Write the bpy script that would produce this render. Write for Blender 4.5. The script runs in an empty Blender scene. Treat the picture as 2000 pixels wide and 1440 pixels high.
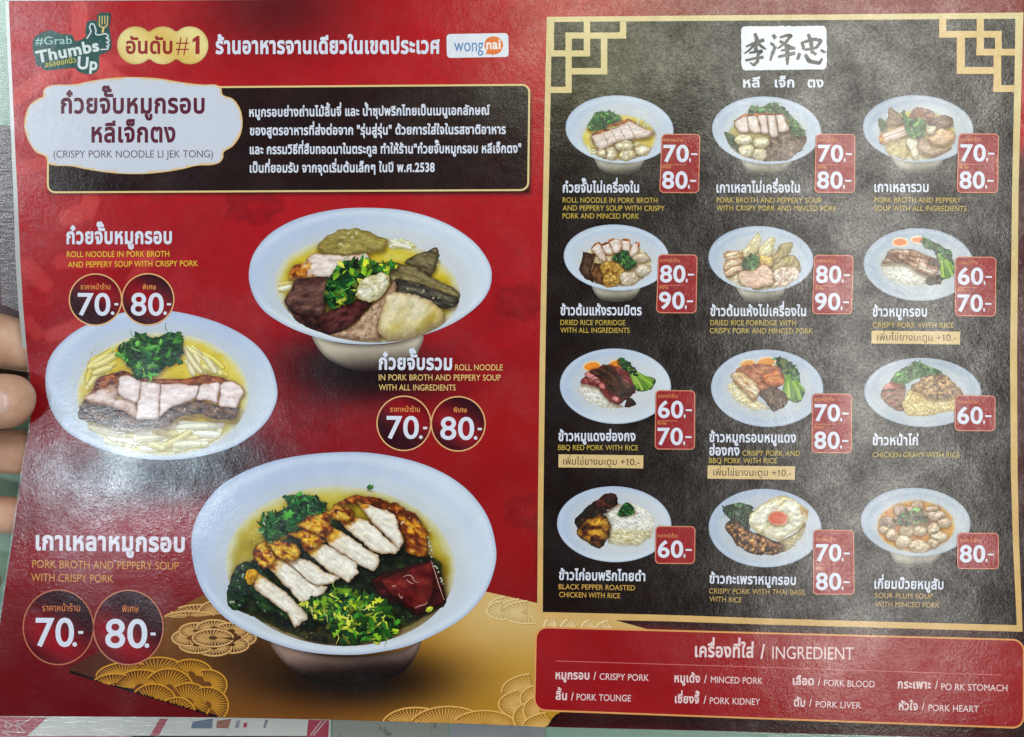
import bpy, bmesh, math, random
import numpy as np
from mathutils import Vector, Matrix
from mathutils.geometry import delaunay_2d_cdt

sc = bpy.context.scene
COL = sc.collection
random.seed(7)

# ------------------------------------------------------------------ camera, light, exposure
S = 0.00021          # metres of menu per unit of the layout
H = 0.42             # camera height over the menu
Z0 = 0.036           # menu height over the table
cam_d = bpy.data.cameras.new('camera')
cam = bpy.data.objects.new('camera', cam_d); COL.objects.link(cam); sc.camera = cam
cam.location = (0, 0, Z0 + H)
cam_d.sensor_width = 36.0
cam_d.lens = 36.0 * H / (2000 * S)
cam_d.clip_start = 0.01; cam_d.clip_end = 50

world = bpy.data.worlds.new('World'); sc.world = world; world.use_nodes = True
bg = world.node_tree.nodes['Background']
bg.inputs[0].default_value = (0.86, 0.93, 1.0, 1); bg.inputs[1].default_value = 0.06

def area_light(name, loc, size, power, color, aim=(0, 0, 0.036)):
    d = bpy.data.lights.new(name, 'AREA'); d.shape = 'RECTANGLE'
    d.size, d.size_y = size; d.energy = power; d.color = color
    o = bpy.data.objects.new(name, d); COL.objects.link(o); o.location = loc
    o.rotation_euler = (Vector(aim) - Vector(loc)).to_track_quat('-Z', 'Y').to_euler()
    return o
area_light('ceiling_or_added_lamp', (0.43, 0.05, 1.04), (0.23, 0.98), 5.4, (1.0, 0.97, 0.89), (0.43, 0.05, 0))
area_light('ceiling_or_added_lamp', (0.32, 0.50, 1.04), (0.56, 0.26), 2.5, (0.98, 1.0, 0.76), (0.32, 0.50, 0))
area_light('ceiling_or_added_lamp', (-0.78, 0.46, 1.04), (0.34, 0.46), 3.0, (0.88, 0.95, 1.0), (-0.78, 0.46, 0))
area_light('ceiling_or_added_lamp', (-0.46, -0.155, 1.04), (0.20, 0.09), 1.9, (0.76, 0.89, 1.0), (-0.46, -0.155, 0))  # added lamp, placed to give the bluish glare streak under the left bowl
area_light('ceiling_or_added_lamp', (-1.35, 1.35, 1.15), (0.5, 0.5), 10.5, (0.93, 0.97, 1.0))  # added fill lamp, far off-angle so the film shows no glare from it
area_light('ceiling_or_added_lamp', (1.45, 1.25, 1.15), (0.5, 0.5), 5.0, (0.96, 0.98, 1.0))  # added fill lamp from the right, also off-angle
area_light('ceiling_or_added_lamp', (-0.5, -1.85, 1.25), (0.9, 0.4), 7.0, (0.95, 0.98, 1.0))  # added fill lamp from the near side of the table

sc.view_settings.view_transform = 'Standard'
sc.view_settings.look = 'None'
sc.view_settings.exposure = 0.06
sc.view_settings.gamma = 1.0
sc.render.film_transparent = False

# ------------------------------------------------------------------ helpers: noise and colour
def _h(ix, iy, seed):
    n = (ix.astype(np.int64) * 374761393 + iy.astype(np.int64) * 668265263 + seed * 1274126177) & 0xffffffff
    n = ((n ^ (n >> 13)) * 1274126177) & 0xffffffff
    n = (n ^ (n >> 16)) & 0xffffff
    return n / float(0xffffff)
def vn(x, y, seed=0):
    x = np.asarray(x, float); y = np.asarray(y, float)
    x0 = np.floor(x); y0 = np.floor(y); fx = x - x0; fy = y - y0
    fx = fx * fx * (3 - 2 * fx); fy = fy * fy * (3 - 2 * fy)
    a = _h(x0, y0, seed); b = _h(x0 + 1, y0, seed); c = _h(x0, y0 + 1, seed); d = _h(x0 + 1, y0 + 1, seed)
    return (a * (1 - fx) + b * fx) * (1 - fy) + (c * (1 - fx) + d * fx) * fy
def fbm(x, y, seed=0, o=3):
    s = 0; a = 1.0; t = 0
    for k in range(o):
        s = s + a * vn(x * 2 ** k, y * 2 ** k, seed + 31 * k); t += a; a *= 0.55
    return s / t
def sst(a, b, x):
    t = np.clip((x - a) / (b - a), 0, 1); return t * t * (3 - 2 * t)
def C(*c): return np.array(c, float)
def mixc(a, b, t):
    t = np.clip(np.asarray(t, float), 0, 1)[..., None]
    return a * (1 - t) + b * t
def ramp(cols, t):
    t = np.clip(t, 0, 1) * (len(cols) - 1)
    i = np.minimum(t.astype(int), len(cols) - 2); f = (t - i)[:, None]
    A = np.array(cols, float)
    return A[i] * (1 - f) + A[i + 1] * f
def lin(c):
    c = np.clip(np.asarray(c, float) / 255.0, 0, 1)
    return np.where(c <= 0.04045, c / 12.92, ((c + 0.055) / 1.055) ** 2.4)

# ------------------------------------------------------------------ helpers: the bent sheet
LS = 0.00004
def SZ(x, y):
    x = np.asarray(x, float); y = np.asarray(y, float)
    z = 0.0034 * ((x - 1050) / 1000.0) ** 2
    z = z + 0.0005 * np.exp(-((x - 40) / 230.0) ** 2) * np.exp(-((y - 800) / 260.0) ** 2)
    z = z + 0.0012 * np.sin(x / 330.0 + y / 700.0)
    return z
def M(x, y, layer=0.0):
    """layout units -> point on the bent sheet"""
    z = SZ(x, y); k = 1 - z / H
    return np.stack([(np.asarray(x, float) - 1000) * S * k, (720 - np.asarray(y, float)) * S * k, z + layer * LS], -1)
def at(x, y, z):
    """layout units -> point at height z over the menu plane"""
    k = 1 - z / H
    return Vector(((x - 1000) * S * k, (720 - y) * S * k, z))

# ------------------------------------------------------------------ helpers: materials
def new_mat(name):
    m = bpy.data.materials.new(name); m.use_nodes = True
    return m, m.node_tree, m.node_tree.nodes['Principled BSDF']
def N(nt, t, **kw):
    n = nt.nodes.new(t)
    for k, v in kw.items(): setattr(n, k, v)
    return n
def noise(nt, src, scale, detail=2.0, rough=0.5, stretch=None, rot=0.0):
    n = N(nt, 'ShaderNodeTexNoise'); n.inputs['Scale'].default_value = scale
    n.inputs['Detail'].default_value = detail; n.inputs['Roughness'].default_value = rough
    if stretch:
        mp = N(nt, 'ShaderNodeMapping'); mp.inputs['Scale'].default_value = stretch; mp.inputs['Rotation'].default_value = (0, 0, rot)
        nt.links.new(src, mp.inputs['Vector']); src = mp.outputs[0]
    nt.links.new(src, n.inputs['Vector']); return n
def math_n(nt, op, a, b=None):
    n = N(nt, 'ShaderNodeMath', operation=op)
    for i, v in enumerate((a, b)):
        if v is None: continue
        if isinstance(v, (int, float)): n.inputs[i].default_value = v
        else: nt.links.new(v, n.inputs[i])
    return n.outputs[0]

def print_material():
    m, nt, b = new_mat('laminated_print')
    L = nt.links
    at_ = N(nt, 'ShaderNodeAttribute', attribute_name='ink')
    tc = N(nt, 'ShaderNodeTexCoord'); co = tc.outputs['Object']
    grain = noise(nt, co, 1500, 2.0, 0.6)
    mr = N(nt, 'ShaderNodeMapRange'); mr.inputs['From Min'].default_value = 0.25; mr.inputs['From Max'].default_value = 0.75
    mr.inputs['To Min'].default_value = 0.94; mr.inputs['To Max'].default_value = 1.05
    L.new(grain.outputs['Fac'], mr.inputs['Value'])
    mul = N(nt, 'ShaderNodeVectorMath', operation='SCALE')
    L.new(at_.outputs['Color'], mul.inputs[0]); L.new(mr.outputs[0], mul.inputs['Scale'])
    L.new(mul.outputs[0], b.inputs['Base Color'])
    # film: fine leathery grain, slow waviness, hair scratches
    fine = noise(nt, co, 1150, 2.5, 0.65)
    cloud = noise(nt, co, 95, 4.0, 0.62)
    cloud2 = noise(nt, co, 34, 2.0, 0.5)
    def streak(sc_, rot, lo):
        n = noise(nt, co, sc_, 1.0, 0.5, (26, 0.8, 1), rot)
        r = N(nt, 'ShaderNodeMapRange'); r.inputs['From Min'].default_value = lo; r.inputs['From Max'].default_value = lo + 0.06
        L.new(n.outputs['Fac'], r.inputs['Value']); return r.outputs[0]
    scr = math_n(nt, 'ADD', streak(90, 0.5, 0.66), streak(75, -0.8, 0.67))
    ht = math_n(nt, 'ADD', math_n(nt, 'MULTIPLY', fine.outputs['Fac'], 1.0), math_n(nt, 'MULTIPLY', scr, -0.06))
    bp = N(nt, 'ShaderNodeBump'); bp.inputs['Strength'].default_value = 0.16; bp.inputs['Distance'].default_value = 0.00022
    L.new(ht, bp.inputs['Height'])
    bp2 = N(nt, 'ShaderNodeBump'); bp2.inputs['Strength'].default_value = 0.26; bp2.inputs['Distance'].default_value = 0.0005
    L.new(cloud.outputs['Fac'], bp2.inputs['Height']); L.new(bp.outputs[0], bp2.inputs['Normal'])
    L.new(bp2.outputs[0], b.inputs['Normal'])
    rr = N(nt, 'ShaderNodeMapRange'); rr.inputs['From Min'].default_value = 0.3; rr.inputs['From Max'].default_value = 0.7
    rr.inputs['To Min'].default_value = 0.15; rr.inputs['To Max'].default_value = 0.25
    L.new(cloud2.outputs['Fac'], rr.inputs['Value']); L.new(rr.outputs[0], b.inputs['Roughness'])
    pit = noise(nt, co, 1000, 2.0, 0.7)
    smudge = noise(nt, co, 60, 5.0, 0.65)
    def span(src, a, b_, c, d):
        r = N(nt, 'ShaderNodeMapRange'); r.inputs['From Min'].default_value = a; r.inputs['From Max'].default_value = b_
        r.inputs['To Min'].default_value = c; r.inputs['To Max'].default_value = d; L.new(src, r.inputs['Value']); return r.outputs[0]
    L.new(math_n(nt, 'MULTIPLY', span(pit.outputs['Fac'], 0.36, 0.66, 0.38, 0.72), span(smudge.outputs['Fac'], 0.35, 0.66, 0.6, 1.25)), b.inputs['Specular IOR Level'])
    return m
PRINT = print_material()

# ------------------------------------------------------------------ helpers: objects
def link_mesh(name, me, parent, mat):
    o = bpy.data.objects.new(name, me); COL.objects.link(o)
    if parent is not None: o.parent = parent
    if mat is not None: me.materials.append(mat)
    return o
def ink_obj(name, V, F, cols, parent, mat=None, label=None):
    """V (n,3) points, cols (n,3) sRGB 0..255"""
    me = bpy.data.meshes.new(name)
    me.from_pydata([tuple(map(float, v)) for v in V], [], F); me.update()
    a = me.color_attributes.new('ink', 'FLOAT_COLOR', 'POINT')
    rgba = np.ones((len(V), 4), np.float32); rgba[:, :3] = lin(cols)
    a.data.foreach_set('color', rgba.ravel())
    me.polygons.foreach_set('use_smooth', [True] * len(me.polygons))
    o = link_mesh(name, me, parent, mat or PRINT)
    if label: o['label'] = label
    return o

def catmull(pts, n=8):
    P = np.array(pts, float); out = []
    k = len(P)
    for i in range(k):
        p0, p1, p2, p3 = P[i - 1], P[i], P[(i + 1) % k], P[(i + 2) % k]
        for j in range(n):
            t = j / n
            out.append(0.5 * ((2 * p1) + (-p0 + p2) * t + (2 * p0 - 5 * p1 + 4 * p2 - p3) * t * t + (-p0 + 3 * p1 - 3 * p2 + p3) * t ** 3))
    return np.array(out)
def densify(pts, d, closed=True):
    P = [np.array(p, float) for p in pts]; out = []
    m = len(P) if closed else len(P) - 1
    for i in range(m):
        a, b = P[i], P[(i + 1) % len(P)]
        n = max(1, int(math.ceil(np.linalg.norm(b - a) / d)))
        for j in range(n): out.append(a + (b - a) * j / n)
    if not closed: out.append(P[-1])
    return np.array(out)
def ellipse(cx, cy, rx, ry, rot=0, n=96, p=2.0):
    t = np.linspace(0, 2 * math.pi, n, endpoint=False)
    c, s = np.cos(t), np.sin(t)
    ex = rx * np.sign(c) * np.abs(c) ** (2 / p); ey = ry * np.sign(s) * np.abs(s) ** (2 / p)
    r = math.radians(rot)
    return np.stack([cx + ex * math.cos(r) - ey * math.sin(r), cy + ex * math.sin(r) + ey * math.cos(r)], -1)
def rrect(tl, tr, br, bl, r, n=7):
    Q = [np.array(p, float) for p in (tl, tr, br, bl)]; out = []
    for i in range(4):
        p = Q[i]; a = Q[i - 1] - p; b = Q[(i + 1) % 4] - p
        a /= np.linalg.norm(a); b /= np.linalg.norm(b)
        for j in range(n + 1):
            t = j / n * math.pi / 2
            out.append(p + a * r * (1 - math.sin(t)) + b * r * (1 - math.cos(t)))
    return np.array(out)
def dist_to(P, O, want_dir=False):
    """distance of points P to closed outline O (and the unit direction towards it)"""
    A = O; B = np.roll(O, -1, 0); d = np.full(len(P), 1e12); Q = np.zeros((len(P), 2))
    for a, b in zip(A, B):
        ab = b - a; L2 = ab.dot(ab) + 1e-12
        t = np.clip(((P - a) @ ab) / L2, 0, 1)
        q = a + t[:, None] * ab - P
        e = (q * q).sum(1)
        if want_dir: Q = np.where((e < d)[:, None], q, Q)
        d = np.minimum(d, e)
    d = np.sqrt(d)
    return (d, Q / (d[:, None] + 1e-6)) if want_dir else d
def inside(P, O):
    x, y = P[:, 0], P[:, 1]; r = np.zeros(len(P), bool)
    A = O; B = np.roll(O, -1, 0)
    for (x1, y1), (x2, y2) in zip(A, B):
        if y1 == y2: continue
        c = ((y1 > y) != (y2 > y)) & (x < (x2 - x1) * (y - y1) / (y2 - y1) + x1)
        r ^= c
    return r
DIR = None
PIECES = {}      # printed pieces of every dish, in printing order, for their contact shadows
def fill(O, sp):
    """outline -> tessellated flat region: points (n,2), faces, distance to the outline"""
    O = np.asarray(O, float)
    lo, hi = O.min(0), O.max(0)
    gx = np.arange(lo[0] + sp / 2, hi[0], sp); gy = np.arange(lo[1] + sp / 2, hi[1], sp * 0.87)
    X, Y = np.meshgrid(gx, gy); X = X + ((np.arange(len(gy)) % 2) * sp * 0.5)[:, None]
    G = np.stack([X.ravel(), Y.ravel()], -1)
    if len(G):
        G = G[inside(G, O)]
        if len(G): G = G[dist_to(G, O) > sp * 0.45]
    allp = np.vstack([O, G]) if len(G) else O
    n = len(O)
    v, e, f, *_ = delaunay_2d_cdt([Vector(p) for p in allp], [(i, (i + 1) % n) for i in range(n)], [], 1, 1e-5)
    V = np.array([tuple(p) for p in v])
    global DIR
    dd, DIR = dist_to(V, O, True)
    return V, [list(reversed(q)) for q in f], dd

def area(name, O, paint, layer, parent, sp=3.0, label=None):
    V, F, D = fill(O, sp)
    cols = paint(V[:, 0], V[:, 1], D) if callable(paint) else np.tile(np.array(paint, float), (len(V), 1))
    return ink_obj(name, M(V[:, 0], V[:, 1], layer), F, cols, parent, label=label)
def flat(c): return lambda X, Y, D: np.tile(np.array(c, float), (len(X), 1))

def strip_geo(pts, w, closed=False, taper=False, round_=False):
    P = np.array(pts, float); n = len(P)
    T = (np.roll(P, -1, 0) - np.roll(P, 1, 0)) if closed else np.gradient(P, axis=0)
    T /= (np.linalg.norm(T, axis=1)[:, None] + 1e-9)
    Nn = np.stack([-T[:, 1], T[:, 0]], -1)
    ww = np.full(n, w / 2.0)
    if taper: ww = ww * (0.35 + 0.65 * np.sin(np.linspace(0.15, math.pi - 0.15, n)))
    if round_: ww = ww * np.maximum(np.sin(np.linspace(0.04, math.pi - 0.04, n)), 0.02) ** 0.17
    A, B = P + Nn * ww[:, None], P - Nn * ww[:, None]
    V = np.empty((2 * n, 2)); V[0::2] = A; V[1::2] = B
    F = []
    for i in range(n if closed else n - 1):
        j = (i + 1) % n
        F.append([2 * i, 2 * j, 2 * j + 1, 2 * i + 1])
    return V, F
class Ink:
    """collects flat shapes into one printed mesh; later shapes lie a hair above the earlier ones"""
    def __init__(s): s.V = []; s.F = []; s.Cc = []; s.Lr = []; s.n = 0
    def add(s, V, F, col, lay=0.0):
        V = np.asarray(V, float)
        s.V.append(V); s.F += [[i + s.n for i in f] for f in F]
        c = np.asarray(col, float)
        s.Cc.append(np.tile(c, (len(V), 1)) if c.ndim == 1 else c); s.Lr.append(np.full(len(V), lay)); s.n += len(V)
    def stroke(s, pts, w, col, lay=0.0, closed=False, taper=False, d=8):
        s.add(*strip_geo(densify(pts, d, closed), w, closed, taper), col, lay)
    def build(s, name, layer, parent, label=None):
        V = np.vstack(s.V)
        return ink_obj(name, M(V[:, 0], V[:, 1], layer + np.concatenate(s.Lr)), s.F, np.vstack(s.Cc), parent, label=label)

# ------------------------------------------------------------------ helpers: lettering
GL = {}
def load_glyphs(chars):
    todo = []
    for ch in chars:
        for k, body in enumerate((ch + '|',)):
            cu = bpy.data.curves.new('glyph', 'FONT'); cu.body = body
            o = bpy.data.objects.new('glyph', cu); COL.objects.link(o); todo.append((ch, o, cu))
    cu = bpy.data.curves.new('glyph', 'FONT'); cu.body = '|'
    ob = bpy.data.objects.new('glyph', cu); COL.objects.link(ob)
    dg = bpy.context.evaluated_depsgraph_get(); dg.update()
    def loops(o):
        c = o.evaluated_get(dg).to_curve(dg); res = []
        for sp in c.splines:
            if sp.type == 'BEZIER':
                bp = sp.bezier_points; pts = []
                for i in range(len(bp)):
                    p, q = bp[i], bp[(i + 1) % len(bp)]
                    a, b, c1, d = (np.array(v[:2]) for v in (p.co, p.handle_right, q.handle_left, q.co))
                    straight = np.linalg.norm(np.cross(np.append(d - a, 0), np.append(b - a, 0))) < 1e-5 and np.linalg.norm(np.cross(np.append(d - a, 0), np.append(c1 - a, 0))) < 1e-5
                    m = 1 if straight else 6
                    for j in range(m):
                        t = j / m
                        pts.append(a * (1 - t) ** 3 + 3 * b * t * (1 - t) ** 2 + 3 * c1 * t * t * (1 - t) + d * t ** 3)
                res.append(np.array(pts))
            else:
                res.append(np.array([tuple(p.co[:2]) for p in sp.points]))
        o.evaluated_get(dg).to_curve_clear()
        return [r for r in res if len(r) > 2]
    bar = loops(ob); barx = min(l[:, 0].min() for l in bar)
    for ch, o, cu in todo:
        ls = loops(o)
        rightmost = max(range(len(ls)), key=lambda i: ls[i][:, 0].min()) if ch != '|' else 0
        adv = ls[rightmost][:, 0].min() - barx
        GL[ch] = (adv, [l for i, l in enumerate(ls) if i != rightmost])
    for o in [t[1] for t in todo] + [ob]:
        c = o.data; bpy.data.objects.remove(o); bpy.data.curves.remove(c)
def offset_loop(l, w):
    keep = [0]
    for i in range(1, len(l)):
        if np.linalg.norm(l[i] - l[keep[-1]]) > 1e-4: keep.append(i)
    l = l[keep]
    if np.linalg.norm(l[0] - l[-1]) < 1e-4: l = l[:-1]
    a = l - np.roll(l, 1, 0); b = np.roll(l, -1, 0) - l
    a /= np.linalg.norm(a, axis=1)[:, None] + 1e-9; b /= np.linalg.norm(b, axis=1)[:, None] + 1e-9
    na = np.stack([-a[:, 1], a[:, 0]], -1); nb = np.stack([-b[:, 1], b[:, 0]], -1)
    n = na + nb; ln = np.linalg.norm(n, axis=1)[:, None]; n = n / np.maximum(ln, 1e-6)
    k = 1.0 / np.maximum((n * na).sum(1), 0.6)
    return l + n * (w * k)[:, None]
GM = {}
def glyph_mesh(ch, w):
    key = (ch, round(w, 4))
    if key in GM: return GM[key]
    adv, ls = GL[ch]
    if not ls: GM[key] = (adv, np.zeros((0, 2)), []); return GM[key]
    def sa(l): return 0.5 * np.sum(l[:, 0] * np.roll(l[:, 1], -1) - np.roll(l[:, 0], -1) * l[:, 1])
    big = max(ls, key=lambda l: abs(sa(l)))
    sg = 1 if sa(big) < 0 else -1           # clockwise outer loops: the left side is outside
    LL = [offset_loop(l, w * sg) for l in ls]
    pts, edges = [], []
    for l in LL:
        b0 = len(pts); pts += [Vector(p) for p in l]; edges += [(b0 + i, b0 + (i + 1) % len(l)) for i in range(len(l))]
    v, e, f, *_ = delaunay_2d_cdt(pts, edges, [], 0, 1e-6)
    V = np.array([tuple(p) for p in v]); F = [list(q) for q in f]
    cen = np.array([V[q].mean(0) for q in F]); wd = np.zeros(len(F))
    for l in LL:
        A, B = l, np.roll(l, -1, 0)
        for (x1, y1), (x2, y2) in zip(A, B):
            up = (y1 <= cen[:, 1]) & (y2 > cen[:, 1]); dn = (y1 > cen[:, 1]) & (y2 <= cen[:, 1])
            if not (up.any() or dn.any()): continue
            side = (x2 - x1) * (cen[:, 1] - y1) - (cen[:, 0] - x1) * (y2 - y1)
            wd += (up & (side > 0)); wd -= (dn & (side < 0))
    F = [q for q, k in zip(F, wd) if abs(k) > 0.5]
    GM[key] = (adv, V, F); return GM[key]
UPV = set('ัิีึื็'); TONE = set('่้๊๋์'); LOW = set('ุู')
def is_thai(s): return any('\u0e00' <= c <= '\u0e7f' for c in s)
def layout(s, w, space=1.0):
    """-> list of (x, y, V, F), total width (em units)"""
    x = 0.0; out = []; prev = ''
    for i, ch in enumerate(s):
        if ch == ' ':
            x += 0.30 * space; prev = ch; continue
        adv, V, F = glyph_mesh(ch, w)
        dy = 0.0; dx = 0.0
        if ch in TONE and (prev in UPV or (i + 1 < len(s) and s[i + 1] == 'ำ')): dy = 0.19
        if ch in TONE and prev in LOW and i >= 2: dy = 0.0
        if (ch in UPV or ch in TONE) and i > 0:
            k = i - 1
            while k > 0 and (s[k] in UPV or s[k] in TONE or s[k] in LOW): k -= 1
            if s[k] in 'ปฝฟ': dx = -0.09
        if len(V): out.append((x + dx, dy, V, F))
        x += adv + (0.0 if (ch in UPV or ch in TONE or ch in LOW) else w * 1.2)
        prev = ch
    return out, x
def put_text(ink, s, x0, y0, x1, y1, h, col, w=0.0, lay=0.0, space=1.0):
    """baseline from (x0,y0) to (x1,y1); h is the height of a Thai consonant or of a capital"""
    gs, tot = layout(s, w, space)
    if not gs: return
    lo = min(g[0] + g[2][:, 0].min() for g in gs); hi = max(g[0] + g[2][:, 0].max() for g in gs)
    ref = 'ก' if is_thai(s) else ('x' if s.islower() else 'H')
    if ref not in GL: load_glyphs(ref)
    rh = max(l[:, 1].max() for l in GL[ref][1]) + w
    sy = h / rh; dx, dy = x1 - x0, y1 - y0; L = math.hypot(dx, dy); sx = L / (hi - lo)
    ux, uy = dx / L, dy / L
    for gx, gy, V, F in gs:
        a = (V[:, 0] + gx - lo) * sx; b = (V[:, 1] + gy) * sy
        P = np.stack([x0 + a * ux + b * uy, y0 + a * uy - b * ux], -1)
        ink.add(P, F, col, lay)
def text(name, lines, parent, layer, label=None):
    k = Ink()
    for i, l in enumerate(lines): put_text(k, *l)
    return k.build(name, layer, parent, label)
load_glyphs(''.join(sorted(set((
    'ก๋วยจั๊บหมูกรอบหลีเจ็กตงรวมอันดับร้านอาหารจานเดียวในเขตประเวศย่างถ่านไม้ลิ้นจี่และน้ำซุปพริกไทยเป็นเมนูเอกลักษณ์ของสูตรที่ส่งต่อรุ่นสู่ด้ใสชาติกรรมวิธีสืบทอดมาตระกูลทำให้ยอมรับจุดเริ่มต้นเล็กๆปีพ.ศ'
    'ราคาหน้าพิเศษเกาเหลาเครื่องข้าวต้มแห้งมิตรแดงฮ่องไก่อบดำกะเพราเกี่ยมบ๊วยสับเพิ่มไข่ยางมะตูมที่ใส่หมูเด้งเลือดกระเพาะเซี่ยงจี๊ตับหัวใจอร่อยยกนิ้ว'
    'ABCDEFGHIJKLMNOPQRSTUVWXYZabcdefghijklmnopqrstuvwxyz0123456789.-+#/()"')) - {' '})))

_h1 = max(l[:, 1].max() for l in GL['H'][1])
GL['1'] = (0.40, [np.array([(0.155, 0), (0.155, 0.80 * _h1), (0.05, 0.70 * _h1), (0.05, 0.82 * _h1), (0.19, _h1), (0.245, _h1), (0.245, 0)])])
WHITE = C(218, 224, 242); YEL = C(236, 190, 62); YELG = C(196, 168, 70); GOLD = C(222, 190, 125)

# ------------------------------------------------------------------ the table and what lies on it
def table_material():
    m, nt, b = new_mat('pale_green_laminate'); tc = N(nt, 'ShaderNodeTexCoord')
    n = noise(nt, tc.outputs['Object'], 40, 4, 0.6)
    cr = N(nt, 'ShaderNodeValToRGB'); cr.color_ramp.elements[0].color = (0.33, 0.53, 0.41, 1); cr.color_ramp.elements[1].color = (0.42, 0.63, 0.50, 1)
    nt.links.new(n.outputs['Fac'], cr.inputs[0]); nt.links.new(cr.outputs[0], b.inputs['Base Color'])
    b.inputs['Roughness'].default_value = 0.35
    return m
def slab(name, quad, z0, z1, mat, parent=None, bevel=0.0):
    """quad of (x, y) in metres between two heights"""
    bm = bmesh.new()
    lo = [bm.verts.new((x, y, z0)) for x, y in quad]; hi = [bm.verts.new((x, y, z1)) for x, y in quad]
    n = len(quad)
    bm.faces.new(hi); bm.faces.new(lo[::-1])
    for i in range(n): bm.faces.new((lo[i], lo[(i + 1) % n], hi[(i + 1) % n], hi[i]))
    bmesh.ops.recalc_face_normals(bm, faces=bm.faces)
    if bevel: bmesh.ops.bevel(bm, geom=bm.edges[:], offset=bevel, segments=2, affect='EDGES')
    me = bpy.data.meshes.new(name); bm.to_mesh(me); bm.free()
    return link_mesh(name, me, parent, mat)
TZ = -Z0
tab = slab('tabletop', [(-0.9, -0.6), (0.9, -0.6), (0.9, 0.6), (-0.9, 0.6)], -0.03, 0.0, table_material())
tab['kind'] = 'structure'

def paper_mat(name, c0, c1, scale, rough=0.5, detail=4):
    m, nt, b = new_mat(name); tc = N(nt, 'ShaderNodeTexCoord')
    n = noise(nt, tc.outputs['Object'], scale, detail, 0.6)
    cr = N(nt, 'ShaderNodeValToRGB'); cr.color_ramp.elements[0].position = 0.3; cr.color_ramp.elements[1].position = 0.7
    cr.color_ramp.elements[0].color = (*lin(c0), 1); cr.color_ramp.elements[1].color = (*lin(c1), 1)
    nt.links.new(n.outputs['Fac'], cr.inputs[0]); nt.links.new(cr.outputs[0], b.inputs['Base Color'])
    b.inputs['Roughness'].default_value = rough
    return m
def on_table(pts, h=0.0):
    return [tuple(at(x, y, TZ + h)[:2]) for x, y in pts]
def tag(o, label, cat, group=None):
    o['label'] = label; o['category'] = cat
    if group: o['group'] = group
    return o
def card_print(name, quad, col, parent, h):
    V = np.array([(*p, h) for p in on_table(quad, h)])
    return ink_obj(name, V, [[3, 2, 1, 0]], np.tile(np.array(col, float), (4, 1)), parent)

wc = slab('printed_sheet', on_table([(-90, 1290), (648, 1296), (644, 1640), (-90, 1640)]), 0.0005, 0.0013, paper_mat('white_card_stock', (222, 222, 216), (236, 236, 230), 60))
tag(wc, 'white printed sheet with pink red bands under the lower left menu edge', 'printed sheet')
HC = 0.00135
PINK = C(196, 96, 112)
card_print('printed_band', [(-70, 1398), (92, 1402), (52, 1438), (-70, 1438)], C(202, 120, 128), wc, HC)
card_print('printed_band', [(312, 1404), (328, 1404), (310, 1437), (293, 1437)], PINK, wc, HC)
card_print('printed_band', [(602, 1406), (643, 1407), (641, 1450), (598, 1449)], C(192, 66, 90), wc, HC)
card_print('printed_band', [(-70, 1438.5), (255, 1437.5), (600, 1438), (600, 1446), (-70, 1446)][:4], C(205, 120, 130), wc, HC + 0.00004)
card_print('printed_band', [(255, 1437.5), (598, 1438.5), (598, 1446), (255, 1446)], C(208, 132, 142), wc, HC + 0.00004)
def white_lines():
    V, F = [], []
    segs = [((10, 1410), (14, 1424)), ((14, 1424), (26, 1416)), ((10, 1410), (26, 1416)), ((34, 1408), (34, 1428)), ((30, 1418), (46, 1412)), ((2, 1430), (50, 1430)), ((46, 1412), (60, 1404)), ((34, 1416), (46, 1428)), ((2, 1430), (20, 1437)), ((606, 1437), (628, 1408)), ((612, 1437), (636, 1408))]
    for a, b in segs:
        v, f = strip_geo([a, b], 2.2)
        f = [[i + len(V) for i in q] for q in f]; V += [(*on_table([p], HC + 0.00008)[0], HC + 0.00008) for p in v]; F += [q[::-1] for q in f]
    return ink_obj('printed_lines', np.array(V), F, np.tile(C(228, 205, 205), (len(V), 1)), wc)
white_lines()
for q, c in (([(376, 1410), (416, 1404), (414, 1423), (373, 1423)], C(120, 135, 160)), ([(424, 1408), (452, 1404), (446, 1423), (422, 1422)], C(176, 120, 100)),
             ([(476, 1412), (483, 1412), (482, 1421), (475, 1421)], C(200, 70, 100)), ([(462, 1408), (470, 1407), (466, 1422), (458, 1422)], C(165, 165, 175)), ([(518, 1406), (524, 1406), (519, 1422), (514, 1422)], C(150, 150, 160))):
    card_print('small_picture', q, c, wc, HC)

def spotted():
    m, nt, b = new_mat('spotted_grey_board'); tc = N(nt, 'ShaderNodeTexCoord')
    n = noise(nt, tc.outputs['Object'], 190, 3, 0.55)
    cr = N(nt, 'ShaderNodeValToRGB'); e = cr.color_ramp.elements
    e[0].position = 0.30; e[0].color = (*lin((92, 92, 84)), 1); e[1].position = 0.40; e[1].color = (*lin((158, 160, 150)), 1)
    nt.links.new(n.outputs['Fac'], cr.inputs[0]); nt.links.new(cr.outputs[0], b.inputs['Base Color']); b.inputs['Roughness'].default_value = 0.6
    return m
gc = slab('grey_board', on_table([(652, 1302), (876, 1310), (874, 1640), (650, 1640)]), 0.0004, 0.0012, spotted())
tag(gc, 'grey board with dark mould spots beside the white printed sheet', 'board')
lc = slab('plain_card', on_table([(882, 1306), (1064, 1312), (1066, 1640), (880, 1640)]), 0.0004, 0.0010, paper_mat('lavender_grey_card', (150, 152, 160), (166, 167, 174), 50))
tag(lc, 'plain lavender grey card right of the spotted grey board', 'card')
mc = slab('dark_slab', on_table([(-160, 235), (170, 262), (170, 735), (-160, 735)]), 0.0005, 0.004, paper_mat('dark_maroon_surface', (70, 48, 54), (112, 92, 96), 45), bevel=0.0006)  # plain slab standing for an unidentified dark maroon area
tag(mc, 'dark maroon slab lying under the upper left menu edge', 'folder')

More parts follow.
